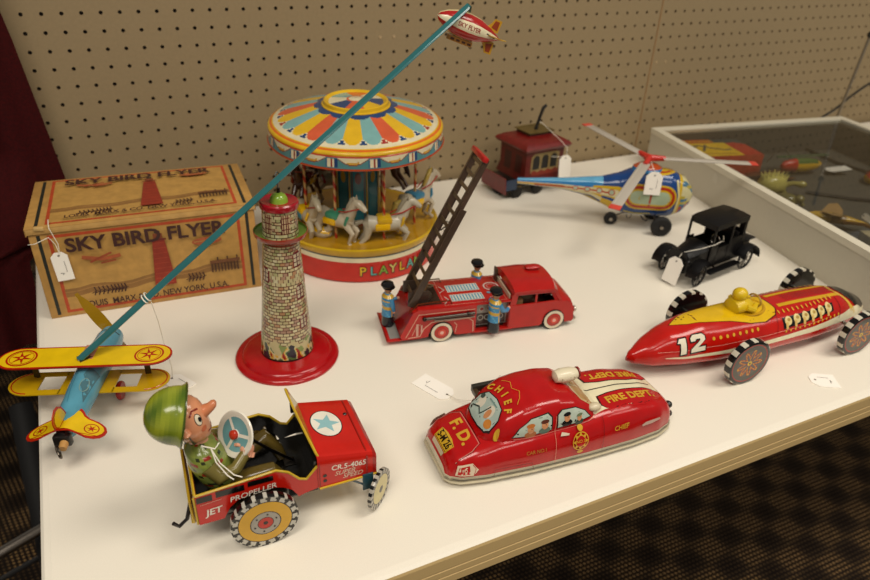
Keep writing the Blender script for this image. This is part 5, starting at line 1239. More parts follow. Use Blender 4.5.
def build_truck():
    t = thing('fire_truck', 'red tin fire truck with a raised dark ladder and blue uniformed firemen', 'toy fire truck', (40.85, -51.5, 0), -11)
    TR = hx('ad1712'); SV = hx('a8a69c'); LN = hx('d9a48c'); MX = Matrix.Rotation(pi/2, 4, 'X')
    W = 6.8
    m = MB('tin')
    # rear body: side outline with wheel arch
    arch = [(.4+1.7*cos(pi*k/10), .9+1.5*sin(pi*k/10)) for k in range(11)]
    so = [(-4.6, .75), (-4.9, 1.3), (-3.3, 4.6), (-2.6, 4.9), (4.9, 4.9), (4.9, .75), (2.6, .75)]+arch+[(-2.4, .75)]
    for y in (0, W): m.prism(so, -y-.1, -y+.1, TR, M=MX)
    m.add([(-4.9, 0, 1.3), (-4.9, W, 1.3), (-3.3, W, 4.6), (-3.3, 0, 4.6)], [(0, 1, 2, 3)], hx('8e1410')); m.add([(-3.3, 0, 4.6), (-3.3, W, 4.6), (-2.6, W, 4.9), (-2.6, 0, 4.9)], [(0, 1, 2, 3)], TR)
    m.box(-2.7, 9.6, .0, W, 4.75, 4.98, TR, .05)
    m.box(-2.9, .6, .9, W-.9, 4.9, 5.0, hx('2a1a12'))
    m.box(4.9, 9.6, .9, W-.9, .8, 4.8, TR); m.box(4.8, 9.9, -.15, W+.15, .7, .95, TR, .05)
    m.box(-3, 9, .6, W-.6, .8, 1.2, hx('2a1a14'))
    for s_ in (0, 1):
        y = -.12 if s_ == 0 else W+.12; u = 1 if s_ == 0 else -1
        d = Dec(m, (0, y, 0), (u, 0, 0), (0, 0, 1), proj=False); X = lambda p: [(u*a, b) for a, b in p]
        d.line(X([(-4.2, 1.1), (-2.6, 4.3), (4.7, 4.35)]), .1, LN); d.line(X([(-3.9, 1.0), (-2.4, 1.1), (-1.9, 2.2), (-.9, 3.05), (1.2, 3.05), (3.9, 3.1), (4.5, 2.6), (4.6, 1.0)]), .12, LN)
        d.line(X([(-3.4, 1.3), (-2.9, 2.6), (-2.3, 2.9)]), .07, LN); d.line(X([(2.2, 1.2), (2.4, 2.3), (2.0, 2.7)]), .09, LN)
        d.rect(*sorted((u*-2.9, u*-2.6)), 1.2, 3.0, hx('c99a8a')); d.rect(*sorted((u*-2.3, u*-2.1)), 1.6, 2.8, hx('c99a8a'))
        d = Dec(m, (0, .88 if s_ == 0 else W-.88, 0), (u, 0, 0), (0, 0, 1), proj=False)
        a, b = sorted((u*5.0, u*9.3)); d.rect(a, b, 1.1, 4.6, hx('a09a90')); d.rect(a+.15, b-.15, 1.3, 3.0, hx('4a3c38'))
        for k in range(4): d.ring(u*(5.8+k*.9), 2.3, .36, .36, .1, hx('b8b4a8')); d.k = 2
        for k in range(2): d.ell(u*(5.9+k*1.0), 3.6, .35, .35, hx('c2bcb0')); d.ell(u*(5.9+k), 3.6, .24, .24, hx('9a2018')); d.k = 4
        d.line(X([(6.3, 4.2), (9.2, 4.2)]), .12, hx('c2bcb0'))
    # deck printing
    d = Dec(m, (0, 0, 4.99), (1, 0, 0), (0, 1, 0), proj=False)
    for y0, y1 in ((1.2, 2.6), (3.5, 5.0)):
        d.k = 0; d.rect(2.0, 6.3, y0-.1, y1+.1, hx('d8d2c2')); d.rect(2.1, 6.2, y0, y1, hx('5f93a8'))
        for k in range(10): d.k = 2; d.rect(2.25+k*.4, 2.42+k*.4, y0+.05, y1-.05, hx('d8d2c2'))
    d.k = 2
    d.line([(.9, .35), (9, .35), (9, W-.35), (.9, W-.35)], .06, LN, True); d.line([(.9, .7), (1.6, 1.6), (1.3, 2.4)], .12, hx('c9c0b4')); d.line([(.9, 3.4), (1.7, 4.0), (1.2, 5.0)], .12, hx('c9c0b4'))
    d.ring(8.0, 3.9, .95, .95, .2, hx('c9b0a8')); d.ring(8.0, 3.9, .55, .55, .06, hx('c9b0a8')); d.line([(7, 1.2), (9, 1.8), (8.6, 2.6)], .1, hx('c9b0a8')); d.ell(7.2, 2.4, .25, .25, hx('5f93a8'))
    m.build('body', t)
    # side rails with hose
    for y in (-.35, W+.35):
        m = MB('metal'); m.tube([(-1.9, y, 3.75), (4.6, y, 3.9)], .2, hx('5e5a54'), 10); m.ball((-1.9, y, 3.75), .3, hx('3a3632'), 10); m.tube([(3.6, y, 3.9), (3.9, y, 3.92)], .28, hx('3a3632'), 10)
        m.box(-.6, 4.6, min(y, y+.3), max(y, y+.3) if y > 0 else .0, 3.3, 3.38, SV)
        m.build('side_pipe', t, label='grey pipe along the side')
    for y, c_ in ((.6, hx('a85a38')), (W-.6, hx('a89a78'))):
        m = MB('metal'); m.tube([(-3.6, y, 4.3), (-2.6, y, 5.4), (-.8, y, 5.5), (1.6, y, 5.5), (1.8, y, 5.05)], .1, c_, 6); m.build('hand_rail', t)
    # rear step
    m = MB('tin'); m.box(-6.5, -4.6, .0, W, .6, .85, TR, .08); m.box(-6.1, -4.8, .4, W-.4, .84, .9, hx('8d8a84')); m.tube([(-6.5, 0, .8), (-6.5, W, .8)], .12, hx('8e120e'), 6); m.build('rear_step', t)
    # cab
    m = MB('tin')
    so = [(9.4, .75), (9.4, 4.15), (10.2, 4.2), (15.9, 4.3), (17.2, 4.1), (18.0, 3.75), (18.35, 3.0), (18.5, 1.2), (18.3, .9), (17.3, .9)]+[(15.65+1.62*cos(pi*k/10), .95+1.45*sin(pi*k/10)) for k in range(11)]+[(13.7, .75)]
    for y in (0, W): m.prism(so, -y-.12, -y+.12, TR, M=MX)
    def bonnet(u, v):
        P = [(15.6, 4.3), (16.5, 4.3), (17.4, 4.15), (18.1, 3.75), (18.45, 3.0), (18.6, 1.9), (18.5, 1.0)]
        k = u*(len(P)-1); i = min(len(P)-2, int(k)); f = k-i; x = P[i][0]*(1-f)+P[i+1][0]*f; z = P[i][1]*(1-f)+P[i+1][1]*f
        s_ = abs(v*2-1); e = max(0, s_-.8)/.2
        return V((x-.35*e*e*(1 if u > .3 else 0), -.12+(W+.24)*v, z+.22*(1-s_**4)-.1*e))
    m.grid(bonnet, 24, 24, TR)
    m.box(9.3, 9.6, 0, W, .8, 4.3, TR); m.box(9.5, 18.5, .2, W-.2, .75, .95, hx('2a1410'))
    # posts and roof
    def post(x0, z0, x1, z1, y, w=.34): m.add([(x0-w/2, y-.1, z0), (x0+w/2, y-.1, z0), (x0+w/2, y+.1, z0), (x0-w/2, y+.1, z0), (x1-w/2, y-.1, z1), (x1+w/2, y-.1, z1), (x1+w/2, y+.1, z1), (x1-w/2, y+.1, z1)], [(0, 1, 5, 4), (1, 2, 6, 5), (2, 3, 7, 6), (3, 0, 4, 7)], TR)
    for y in (.05, W-.05): post(9.75, 4.1, 10.0, 5.8, y, .8); post(12.9, 4.2, 12.9, 5.7, y, .26); post(16.4, 4.25, 15.4, 5.9, y, .4)
    rr = []
    for k in range(9):
        u = k/8; e = abs(u*2-1)
        x0 = 9.55; x1 = 15.95-.45*e**3
        rr.append([V((x0+.5*max(0, e-.7), -.12+(W+.24)*u, 5.65+.25*(1-e**4))), V((x0+.25, -.12+(W+.24)*u, 6.15+.55*(1-e**3.2))), V((12.4, -.12+(W+.24)*u, 6.25+.62*(1-e**3.2))), V((x1-.3, -.12+(W+.24)*u, 6.1+.55*(1-e**3.2))), V((x1+.25, -.12+(W+.24)*u, 5.7)), V((x1, -.1+(W+.2)*u, 5.6)), V((10, -.1+(W+.2)*u, 5.6))])
    m.loft(rr, TR)
    m.box(9.9, 15.6, .3, W-.3, 1.0, 3.0, hx('3a241a'), .3); m.box(10.2, 11.4, .5, W-.5, 2.8, 4.6, hx('8a6a48'), .2)
    m.tube([(9.65, .2, 5.3), (9.65, W-.2, 5.3)], .16, TR, 6); m.box(9.35, 9.5, .5, W-.5, 4.2, 5.6, hx('c9bda0')); 
    m.tube([(10.1, -.14, 5.78), (15.3, -.14, 5.75)], .1, hx('8a100c'), 6)
    m.build('cab', t)
    m = MB('tin'); m.loft([[V((x, 4.4+r*cos(a), 7.1+r*.5*sin(a))) for a in [2*pi*k/16 for k in range(16)]] for x, r in ((12.8, .35), (13.1, .6), (14.2, .62), (14.8, .4), (14.9, .1))], hx('a81c16')); m.box(13.2, 14.4, 4.0, 4.8, 6.3, 6.9, hx('9a1612'), .1); m.build('siren', t)
    m = MB('metal'); m.box(18.45, 18.9, -.1, W+.1, 1.0, 1.4, hx('b8b0a4'), .12); m.build('bumper', t)
    for y in (.7, W-.7):
        m = MB('metal'); m.ball((18.9, y, 2.25), (.28, .42, .42), hx('d0cabc'), 14); m.build('headlamp', t)
    m = MB('satin'); m.box(9.0, 9.25, 4.9, 5.9, 5.0, 6.9, hx('3a2a1a'), .06); m.build('rear_lever', t)
    wm = wheel_mb(1.48, .75, hx('1c1816'), [(1.46, hx('1c1816')), (1.36, hx('d8cdb4')), (.98, hx('5a120e')), (.92, hx('b02a20')), (.62, hx('7a1a14')), (.55, hx('c44030')), (.25, hx('d8a898'))], [(1.4, BLACK)], 48, bulge=.14)
    w = wm.build('wheel', t, (0.4, .1, 1.48)); clone(w, t, (.4, W-.22, 1.48), (0, 0, pi)); clone(w, t, (15.65, .1, 1.48)); clone(w, t, (15.65, W-.22, 1.48), (0, 0, pi))
    # ladder
    LB_ = hx('4a3a2c'); b0 = V((-3.3, 3.15, 5.15)); b1 = V((5.35, 3.25, 23.2)); ax = (b1-b0).normalized(); L = (b1-b0).length
    M = aim(b0, ax, (0, 1, 0)); hw_ = 1.75
    m = MB('satin')
    for s_ in (-1, 1):
        m.box(-.3, L*.68, s_*(hw_+.28)-.1, s_*(hw_+.28)+.1, -.55, .3, hx('3c2e22'), M=M); m.box(-.3, L*.68, s_*(hw_+.28)-.16, s_*(hw_+.28)+.16, .25, .36, LB_, M=M)
        m.box(L*.3, L, s_*hw_-.1, s_*hw_+.1, -.2, .55, hx('4a382a'), M=M); m.box(L*.3, L, s_*hw_-.17, s_*hw_+.17, .5, .6, LB_, M=M)
    for k in range(12):
        x = .8+k*(L-1.6)/11
        m.box(x-.22, x+.22, -hw_-.2, hw_+.2, -.05 if x < L*.4 else .3, .08 if x < L*.4 else .43, hx('54432f'), M=M)
    m.build('ladder', t, label='dark brown extension ladder')
    m = MB('satin'); m.box(L-.35, L+.25, -hw_-.5, hw_+.5, .1, .8, hx('b01814'), .1, M=M); m.build('ladder_tip', t, label='red ladder tip')
    m = MB('satin'); m.cyl((-1.6, 3.15, 4.95), (-1.6, 3.15, 5.3), 1.4, hx('3a2c22'), n=28); m.box(-3.6, -1.0, 1.5, 1.75, 5.0, 6.6, hx('3a2c22'), .05); m.box(-3.6, -1.0, 4.5, 4.75, 5.0, 6.6, hx('3a2c22'), .05); m.tube([(-1.2, 3.6, 5.2), (-.6, 3.6, 6.4), (.1, 3.4, 6.2)], .15, hx('7a5a38'), 6); m.build('turntable', t)
    m = MB('metal'); m.tube([(1.2, 5.3, 13.0), (1.8, 5.5, 13.3), (2.3, 5.2, 13.0)], .1, hx('3a3024'), 6); m.build('crank', t)
    fireman(t, (-5.75, 3.7, .88), 20); fireman(t, (7.2, -.35, .95), 20, arm=-1); fireman(t, (7.1, W+.4, .95), 0, arm=1)
    fireman(t, (-5.6, 5.6, .88), 0) if False else None

def build_black_car():
    t = thing('vintage_black_car', 'small black cast metal vintage car with an upright roof, behind the racing car', 'toy car', (94.4, -51.5, 0), 188.5); t.scale = (1.02, 1.0, 1.05)
    K = hx('060506'); K2 = hx('0e0d0d'); yc = -3.0
    def wl():
        m = MB('cast'); n = 32; r = 1.75
        m.tube([(r*.93*cos(2*pi*k/n), 0, r*.93*sin(2*pi*k/n)) for k in range(n)], .17, K2, 8, True)
        for k in range(10): a = 2*pi*k/10; m.tube([(0, 0, 0), (r*.9*cos(a), 0, r*.9*sin(a))], .07, K2, 6)
        m.cyl((0, -.25, 0), (0, .25, 0), .28, hx('3a3632'), n=12); return m
    m = wl(); w = m.build('wheel', t, (0.2, .0, 1.78)); clone(w, t, (.2, -6.2, 1.78)); clone(w, t, (11.3, 0, 1.78), (0, 0, RD(6))); clone(w, t, (11.3, -6.2, 1.78), (0, 0, RD(6)))
    m = MB('cast'); m.box(-1, 13, -4.4, -1.6, 1.7, 2.1, K, .08)
    for x in (.2, 11.3): m.tube([(x, 0, 1.78), (x, -6.2, 1.78)], .16, K2, 8)
    m.build('chassis', t)
    for y in (.05, -6.25):
        for (cx, a0, a1, n_) in ((.2, 20, 178, 'r'), (11.3, 5, 150, 'f')):
            m = MB('cast')
            def fn(u, v, cx=cx, a0=a0, a1=a1): a = RD(a0+(a1-a0)*u); R = 2.25; return V((cx+R*cos(a), y-.9+1.8*v, 1.75+R*sin(a)+.15*sin(pi*v)))
            m.grid(fn, 16, 4, K); m.grid(lambda u, v: fn(u, v)-V((0, 0, .1)), 16, 4, K)
            if n_ == 'r': m.tube([fn(1, .5), fn(1, .5)+V((-.8, 0, .3))], .2, K, 6) if False else None
            m.build('fender', t)
        m = MB('cast'); m.box(2.1, 9.4, y-.7, y+.55, 1.55, 1.72, K, .05); m.build('running_board', t)
    # hood and radiator
    m = MB('cast')
    sec = lambda x, w_, zt: [V((x, yc-w_, 2.1)), V((x, yc-w_, zt-.8)), V((x, yc-w_*.75, zt-.25)), V((x, yc-w_*.3, zt)), V((x, yc+w_*.3, zt)), V((x, yc+w_*.75, zt-.25)), V((x, yc+w_, zt-.8)), V((x, yc+w_, 2.1))]
    m.loft([sec(8.8, 2.1, 5.6), sec(12.6, 1.5, 4.8), sec(12.8, 1.65, 5.0), sec(13.2, 1.65, 5.0)], K); m.ball((13.0, yc, 5.0), (.25, .25, .25), K2, 8)
    for s_ in (-1, 1): m.ball((13.0, yc+s_*1.8, 3.7), (.4, .42, .42), K2, 12)
    m.build('hood', t)
    # body tub
    m = MB('cast')
    m.box(1.0, 8.9, -5.3, -.7, 1.9, 2.2, K, .05)
    for y in (-.8, -5.2):
        m.box(1.0, 4.4, y-.1, y+.1, 2, 5.6, K, .04); m.box(4.4, 7.2, y-.1, y+.1, 2, 4.8, K, .04); m.box(7.2, 8.9, y-.1, y+.1, 2, 5.3, K, .04)
    m.box(.6, 1.1, -5.3, -.7, 2, 5.6, K, .1); m.box(8.6, 8.9, -5.3, -.7, 2, 5.2, K, .05)
    m.box(-2.4, .9, -4.6, -1.4, 2.6, 3.9, K, .2); m.box(-3.0, -.6, -5.0, -1.0, 3.9, 4.1, K2, .05)
    m.build('body', t)
    for (x, w_) in ((1.3, .3), (4.3, .2), (8.6, .16)):
        for y in (-.8, -5.2): m = MB('cast'); m.box(x-w_, x+w_, y-.12, y+.12, 4.8, 8.1, K); m.build('roof_post', t)
    m = MB('cast'); m.box(1.0, 1.3, -5.2, -.8, 7.0, 8.2, K); m.box(1.0, 1.35, -5.2, -.8, 5.2, 6.3, K); m.box(1.0, 1.32, -5.2, -4.3, 5.2, 8.2, K); m.box(1.0, 1.32, -1.7, -.8, 5.2, 8.2, K); m.build('rear_panel', t)
    m = MB('cast'); m.loft([[V((x, yc-w_, z)), V((x, yc-w_*.5, z+h)), V((x, yc, z+h*1.25)), V((x, yc+w_*.5, z+h)), V((x, yc+w_, z)), V((x, yc+w_, z-.8)), V((x, yc-w_, z-.8))] for x, w_, z, h in ((.9, 2.35, 8.55, .05), (1.05, 2.42, 8.6, .15), (4, 2.45, 8.65, .2), (7.4, 2.42, 8.6, .18), (8.6, 2.35, 8.45, .05))], K); m.build('roof', t)
    m = MB('cast'); m.box(2.2, 4.4, -4.9, -1.1, 3.4, 3.9, K2, .15); m.box(1.6, 2.3, -4.9, -1.1, 3.4, 6.0, K2, .15); m.build('seat', t)
    m = MB('metal'); m.tube([(6.4+.2*cos(a)+.0, -1.9+.85*cos(a), 5.4+.8*sin(a)) for a in [2*pi*k/20 for k in range(20)]], .08, hx('8a857c'), 6, True); m.tube([(6.4, -1.9, 5.4), (8.2, -1.9, 4.2)], .1, GREY, 6); m.build('steering_wheel', t)
    # tag tied to the front
    fr = bpy.data.objects  # position in world: front of the car
    def Wp(x, y, z): a = RD(188.5); return (94.4+x*cos(a)-y*sin(a), -51.5+x*sin(a)+y*cos(a), z)
    p = Wp(14.35, -2.6, 2.3); M = aim((0, 0, 0), V((sin(RD(8.5)), -cos(RD(8.5)), 0)), V((.25, .05, 1)))
    def rel(q): q = Wp(*q); return (q[0]-p[0], q[1]-p[1], q[2]-p[2])
    tg = price_tag('white tag leaning on the radiator of the small black vintage car', p, M, w=2.5, h=4.0, marks=False,
              strings=[[rel((13.8, -2.5, 4.3)), rel((13.4, -2.4, 5.1)), rel((11, -1.2, 5.6)), rel((8.7, -.6, 5.9)), rel((7.0, -.6, 6.1)), rel((6.3, -.7, 5.9)), rel((6.9, -.6, 7.0)), rel((6.4, -.9, 6.6))]])
    for ch in tg.children:
        if ch.name.startswith('string'): pass

def build_heli():
    t = thing('toy_helicopter', 'blue and yellow tin helicopter with grey rotor blades and red tips', 'toy helicopter', (84.7, -30.3, 0), -30)
    ty = [(-16.9, 7.5), (-9.6, 8.0), (-3, 8.7), (0, 9.5), (2.5, 10.6), (5, 10.9), (8.5, 10.7), (11, 9.7), (12.4, 8.2), (12.9, 6.8)]
    by = [(-16.9, 6.5), (-9.6, 6.1), (-4.5, 5.2), (-2, 4.0), (0, 3.1), (2.5, 2.6), (9, 2.5), (11, 3.3), (12.4, 4.8), (12.9, 6.2)]
    hw = [(-16.9, .45), (-9.6, .85), (-4, 1.3), (0, 2.3), (3.5, 3.0), (8.5, 3.0), (11, 2.4), (12.4, 1.3), (12.9, .5)]
    NB = hx('17407c'); MBL = hx('2f78b0'); YE = hx('c9a51e'); CR = hx('cfc69a')
    def col(i, j, p):
        x, z = p.x, p.z; a, b = lerp(ty, x), lerp(by, x); h = (z-b)/(a-b)
        if x > 10.2:
            if h < .3: return hx('a8281c') if sin(x*5+p.y*3) > .3 else NB
            return hx('c9c294') if sin(p.y*2.2+z*1.6) > -.2 else (hx('3f6f8a') if sin(z*5) > 0 else hx('b0a040'))
        if x > 9.7: return YE
        if x < -2.5:
            if h > .62: return MBL if h < .85 else hx('5fa3c8')
            if h > .52: return CR
            if h > .3: return YE if h < .42 else hx('b5642a')
            return CR if h > .18 else NB
        if x < 0.5 and h < .3: return YE
        return NB
    rings = []; NX = 120; N = 48
    for i in range(NX+1):
        x = -16.9+29.8*i/NX; a, b, w = lerp(ty, x), lerp(by, x), lerp(hw, x); r = []
        for k in range(N):
            q = 2*pi*k/N; e = .78 if x > 0 else .9; r.append(V((x, w*math.copysign(abs(cos(q))**e, cos(q)), (a+b)/2+(a-b)/2*math.copysign(abs(sin(q))**.9, sin(q)))))
        rings.append(r)
    m = MB('tin'); m.loft(rings, col); m.freeze()
    for sg in (1, -1):
        d = Dec(m, (0, 0, 0), (sg, 0, 0), (0, 0, 1), sub=.5)
        def cap(x0, x1, z0, z1, n=8):
            r = (z1-z0)/2; return [(sg*(x1-r+r*cos(a)), z0+r+r*sin(a)) for a in [-pi/2+pi*k/n for k in range(n+1)]]+[(sg*(x0+r+r*cos(a)), z0+r+r*sin(a)) for a in [pi/2+pi*k/n for k in range(n+1)]]
        d.poly([(sg*a, b) for a, b in ((-4, 7.5), (0, 7.9), (2, 7.4), (1.6, 5.2), (-1, 5.8), (-4.5, 6.2))], YE); d.poly([(sg*a, b) for a, b in ((-9, 7.0), (-4, 7.2), (0, 7.3), (.6, 5.9), (-4, 6.2), (-9, 6.5))], CR)
        d.line([(sg*-14, 6.75), (sg*-8, 6.8), (sg*-1, 6.6)], .25, hx('a8381c'))
        for k in range(4): d.ell(sg*(-7+k*2.0), 6.75, .55, .42+.05*k, hx('b5442a'), 14); d.ell(sg*(-7+k*2.0), 6.75, .38, .28+.05*k, hx('a9b9a0'), 12); d.k = 6
        d.poly(cap(.9, 9.7, 4.3, 8.8), YE); d.poly(cap(1.2, 9.4, 4.6, 8.5), hx('a8301c')); d.poly(cap(1.7, 8.9, 5.1, 8.0), YE); d.poly(cap(2.0, 8.6, 5.4, 7.7), hx('a8b89a'))
        d.rect(*sorted((sg*5.2, sg*5.5)), 4.7, 8.4, hx('a8301c')); 
        for cx in (3.7, 7.1): d.k = 6; d.ell(sg*cx, 6.5, .8, .7, hx('5f7a6a'), 12); d.ell(sg*(cx-.2), 6.6, .35, .4, hx('c98a5a'), 10)
        d.k = 8; d.line([(sg*1.5, 3.6), (sg*3.5, 3.3), (sg*6, 3.5)], .25, hx('b5a53a')); d.line([(sg*9.8, 3.4), (sg*10, 7), (sg*9.4, 9.6)], .35, hx('d0c48a'))
    d = Dec(m, (0, 0, 0), (1, 0, 0), (0, 1, 0)); 
    d.ell(6.4, 0, 2.9, 1.9, YE, 24); d.ell(6.4, 0, 2.4, 1.5, hx('a8401c'), 24); d.ell(6.4, 0, 1.9, 1.1, YE, 20)
    m.build('fuselage', t)
    m = MB('tin'); m.loft([[V((x, r*cos(a), z)) , ] for x, r, z in ()] or [[V((4.6+rr*cos(a), rr*.8*sin(a), z)) for a in [2*pi*k/28 for k in range(28)]] for z, rr in ((10.4, 2.6), (11.0, 2.4), (11.5, 1.6), (11.7, .6))], lambda i, j, p: MBL if p.z < 10.9 else hx('b0481c'))
    m.cyl((4.6, 0, 11.5), (4.6, 0, 12.6), .22, hx('8a8478'), n=10, mat='metal'); m.build('rotor_mast', t)
    m = MB('tin'); MX = Matrix.Rotation(pi/2, 4, 'X'); m.prism([(-7.2, 6.0), (-2, 3.9), (-.5, 3.2), (.5, 4.8)], -.25, .25, hx('c2a41c'), M=MX); m.build('lower_fin', t, label='yellow fin under the tail boom')
    hub = V((4.6, 0, 12.5))
    m = MB('plastic'); RP = hx('c02c20'); m.cyl(hub-V((0, 0, .25)), hub+V((0, 0, .25)), .9, RP, n=24); m.ball(hub+V((0, 0, .3)), (.45, .45, .3), RP, 12)
    tips = [V((-3.15, -16.0, 9.6)), V((-4.28, 15.64, 13.1)), V((22.3, .6, 12.45))]
    for tp in tips: dd = (tp-hub).normalized(); m.tube([hub, hub+dd*2.6], [.6, .42], RP, 10)
    hb = m.build('rotor_hub', t, label='red rotor hub')
    for tp in tips:
        dd = (tp-hub); L = dd.length; M = aim(hub, dd, dd.cross(V((0, 0, 1))).normalized()*-1)
        m = MB('plastic'); rk = 14
        m.box(2.2, L-1.0, -.85, .85, -.06, .08, hx('b5ada0'), .05, M=M); m.tube([M @ V((2.2, -.5, .12)), M @ V((L-1.2, -.5, .12))], .06, hx('c9c2b4'), 5)
        b_ = m.build('rotor_blade', t)
        m = MB('plastic'); m.box(L-1.1, L+.1, -.9, .9, -.08, .12, hx('d04434'), .06, M=M); m.build('blade_tip', b_, label='red blade tip')
    def wheel(r, w): 
        m = MB('matte'); m.lathe([(.02, -w/2), (r*.8, -w/2), (r, -w/4), (r, w/4), (r*.8, w/2), (r*.45, w*.42), (.02, w*.42)], hx('141312'), 36, RY, caps=False); m.cyl((0, -w/2-.25, 0), (0, w/2, 0), .3, hx('a8a094'), n=12, mat='metal'); return m
    m = wheel(1.75, .9); w = m.build('main_wheel', t, (7.95, -3.5, 1.75)); clone(w, t, (7.95, 3.5, 1.75), (0, 0, pi))
    m = wheel(1.15, .7); m.build('tail_wheel', t, (0.0, 0, 1.15))
    m = MB('satin')
    m.tube([(7.95, -3.4, 1.75), (7.2, -1.6, 2.4), (7.2, 0, 2.5), (7.2, 1.6, 2.4), (7.95, 3.4, 1.75)], .16, hx('3a3430'), 8); m.tube([(6.2, -1.4, 2.3), (5.8, -1.4, 1.7), (5.2, -1.4, 2.0), (4.8, -1.2, 2.6)], .14, hx('2c2824'), 6)
    m.tube([(0, .4, 1.15), (1.8, .3, 2.2), (3, 0, 2.6)], .13, hx('7a7064'), 6); m.tube([(2.4, -1, 2.5), (2.5, -1, 1.9), (3.1, -1, 1.9), (3.2, -1, 2.5)], .1, hx('4a443c'), 6); m.build('undercarriage', t)
    # tag hanging by the rotor
    a = RD(-30); o = (84.7, -30.3)
    def Wq(x, y, z): return V((o[0]+x*cos(a)-y*sin(a), o[1]+x*sin(a)+y*cos(a), z))
    p = Wq(5.2, -3.35, 9.3); M = aim((0, 0, 0), Wq(1, 0, 0)-Wq(0, 0, 0), V((0.05, .06, 1)))
    price_tag('white tag hanging below the rotor of the blue and yellow helicopter', tuple(p), M, w=2.7, h=3.9,
              strings=[[V((0, -.1, 1.7)), Wq(4.9, -2.4, 11.6)-p, Wq(4.7, -.5, 12.3)-p]])

def build_trolley():
    t = thing('toy_trolley_car', 'dark red tin trolley car with arched windows, at the back beside the ladder', 'toy trolley', (75, -14.5, 0), 6)
    DR = hx('5c110e'); D2 = hx('701612'); OL = hx('5c4a1c'); K = hx('15120f'); MX = Matrix.Rotation(pi/2, 4, 'X')
    m = MB('satin')
    x0, x1, y0, y1, z0, z1 = 1.7, 10.6, .1, 8.0, 3.0, 8.8
    def ring(z, e): return [V((x0-e, y0-e, z)), V((x1+e, y0-e, z)), V((x1+e, y1+e, z)), V((x0-e, y1+e, z))]
    m.loft([ring(3.0, .5), ring(3.4, .35), ring(5.0, 0), ring(8.8, .05)], DR)
    d = Dec(m, (0, 0, 0), (1, 0, 0), (0, 0, 1), sub=1)
    fr = [(2.6, 4.5), (2.9, 6.3), (3.1, 7.5), (6.6, 7.9), (9.9, 7.9), (9.9, 5.0), (6, 4.8)]
    d.poly([(2.9, 4.5), (9.6, 4.5), (9.6, 7.9), (9.0, 8.2), (3.5, 8.2), (2.9, 7.6)], hx('8a7648')); d.poly([(3.1, 4.0), (9.5, 4.0), (9.5, 4.9), (3.1, 4.9)], hx('7a2a1c'))
    for k in range(3):
        cx = 4.1+k*2.1; w_ = .8
        d.k = 4; d.poly([(cx-w_, 5.1), (cx+w_, 5.1)]+[(cx+w_*cos(a), 7.0+w_*sin(a)) for a in [pi*q/10 for q in range(11)]], BLACK)
    d = Dec(m, (0, 0, 0), (0, -1, 0), (0, 0, 1), sub=1)
    for c_ in (-2.3, -5.6): d.rect(c_-1, c_+1, 4.2, 7.6, hx('3c0d0c'))
    m.build('body', t)
    m = MB('satin')
    def rr(z, e): return [V((x0-e, y0-e, z)), V((x1+e, y0-e, z)), V((x1+e, y1+e, z)), V((x0-e, y1+e, z))]
    m.loft([rr(8.9, .7), rr(9.4, 1.0), rr(9.8, .7), rr(10.4, -.3), rr(11.0, -1.8)], D2)
    m.loft([[V((x, y, z)) for x, y in ((3.6, 2), (8.8, 2), (8.8, 6.2), (3.6, 6.2))] for z in (10.3, 11.3)], hx('3c0f0d'))
    m.build('roof', t)
    m = MB('satin'); m.loft([[V((6.2+a_*c_, 4.1+b_*s_, z)) for c_, s_ in ((-1, -1), (0, -1.05), (1, -1), (1, 1), (0, 1.05), (-1, 1))] for a_, b_, z in ((3.0, 2.4, 11.5), (3.0, 2.4, 11.65), (1.9, 1.5, 11.2))], OL); m.build('roof_plate', t, label='olive plate on the roof')
    m = MB('satin'); m.tube([(6.4, 4, 11.2), (6.6, 4, 12.2), (7.4, 4, 14.6), (7.6, 3.9, 15.4), (8.2, 3.8, 15.9)], [.4, .3, .3, .34, .3], K, 8); m.build('trolley_pole', t)
    m = MB('satin'); m.box(-2.6, 12.6, .5, 7.6, 1.9, 2.3, K, .08); m.box(-.4, 10.8, .7, 7.4, 2.3, 3.0, K, .1); m.build('underframe', t)
    m = MB('satin'); m.add([(-2.7, -.2, 1.2), (-2.7, 7.6, 1.2), (-3.1, 7.6, 4.5), (-3.1, -.2, 4.5), (-2.5, -.2, 1.2), (-2.5, 7.6, 1.2), (-2.9, 7.6, 4.5), (-2.9, -.2, 4.5)], [(0, 3, 2, 1), (4, 5, 6, 7), (0, 4, 7, 3), (1, 2, 6, 5), (3, 7, 6, 2)], hx('6a1616')); m.box(-2.7, -.2, -.2, .0, 2.0, 4.0, hx('23344c')); m.box(-2.8, 1.2, 0, 7.6, 2.2, 2.4, OL); m.build('platform', t)
    m = MB('satin'); m.box(12.4, 12.7, .6, 7.4, 2.0, 4.4, hx('2a1410'), .05); m.box(10.6, 12.6, .3, 7.4, 2.2, 2.4, OL); m.tube([(12.5, .4, 2.2), (12.6, .2, 5.6)], .14, K, 6); m.build('platform', t)
    mw = MB('cast'); mw.lathe([(.02, -.3), (1.3, -.3), (1.35, .1), (1.05, .15), (1.0, .3), (.4, .35), (.02, .4)], K, 28, RY, caps=False)
    w = mw.build('wheel', t, (0.3, .3, 1.35)); 
    for x, y, r in ((5.2, .3, 0), (.3, 6.6, pi), (5.2, 6.6, pi), (-1.6, 3.4, RD(-60))): clone(w, t, (x, y, 1.35), (0, 0, r))
    m = MB('cast')
    for x in (.3, 5.2): m.tube([(x, .3, 1.35), (x, 6.6, 1.35)], .2, K, 8)
    m.build('axle', t)
    a = RD(6)
    def Wq(x, y, z): return V((75+x*cos(a)-y*sin(a), -14.5+x*sin(a)+y*cos(a), z))
    p = Wq(9.5, -1.95, 5.6); M = aim((0, 0, 0), Wq(.95, -.2, .05)-Wq(0, 0, 0), V((.05, .05, 1)))
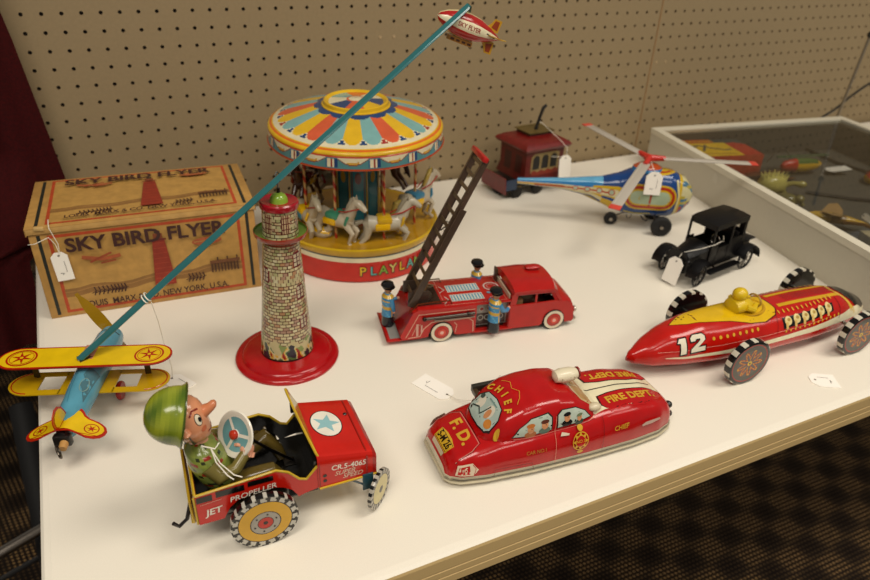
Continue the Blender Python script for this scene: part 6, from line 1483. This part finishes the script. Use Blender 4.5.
    price_tag('white tag on a long string hanging at the windows of the dark red trolley', tuple(p), M, w=2.5, h=4.3, marks=False,
              strings=[[V((0, -.05, 1.9)), Wq(9.6, -1.9, 9.2)-p, Wq(9.0, -.6, 10.2)-p, Wq(7.4, 3.2, 12.6)-p, Wq(6.9, 3.6, 13.0)-p], [V((0, -.05, 1.9)), Wq(8.0, -1.0, 7.4)-p, Wq(7.6, -.1, 7.2)-p]])
build_truck(); build_black_car(); build_heli(); build_trolley()

# ================================================================== CAMERA AND LIGHT
cam = bpy.data.cameras.new('camera'); co = bpy.data.objects.new('camera', cam); COL.objects.link(co); SC.camera = co
R_ = Matrix([[0.90217, 0.388936, 0.186596], [-0.429624, 0.771105, 0.469914], [0.038881, -0.504109, 0.862764]])
co.matrix_world = Matrix.Translation(V((8.1973, -114.8472, 49.11))*S+V((0, 0, TZ))) @ Matrix(((R_[0][0], R_[0][2], -R_[0][1]), (R_[1][0], R_[1][2], -R_[1][1]), (R_[2][0], R_[2][2], -R_[2][1]))).to_4x4()
cam.sensor_width = 36; cam.lens = 677.364*36/870; cam.clip_start = .02; cam.clip_end = 30
cam.dof.use_dof = True; cam.dof.focus_distance = .66; cam.dof.aperture_fstop = 6.3
def lamp(x, y, z, sx, sy, power, col, rx=0, ry=0):
    l = bpy.data.lights.new('ceiling_lamp', 'AREA'); l.shape = 'RECTANGLE'; l.size = sx; l.size_y = sy; l.energy = power; l.color = col
    o = bpy.data.objects.new('ceiling_lamp', l); COL.objects.link(o); o.location = (x, y, z); o.rotation_euler = (RD(rx), RD(ry), 0)
WARM = (1, .92, .81)
lamp(-.6, -1.5, 2.75, 1.2, .6, 28, WARM)
lamp(1.3, -1.3, 2.75, 1.2, .6, 26, WARM)
lamp(.4, -2.9, 2.75, 1.2, .6, 20, WARM)
lamp(2.6, -2.4, 2.75, 1.2, .6, 14, WARM)
w = bpy.data.worlds.new('room_light'); SC.world = w; w.use_nodes = True
w.node_tree.nodes['Background'].inputs[0].default_value = (1, .92, .81, 1); w.node_tree.nodes['Background'].inputs[1].default_value = .2
SC.view_settings.view_transform = 'Standard'; SC.view_settings.look = 'None'; SC.view_settings.exposure = 0.0; SC.view_settings.gamma = 1
SC.cycles.use_denoising = True; SC.cycles.max_bounces = 8
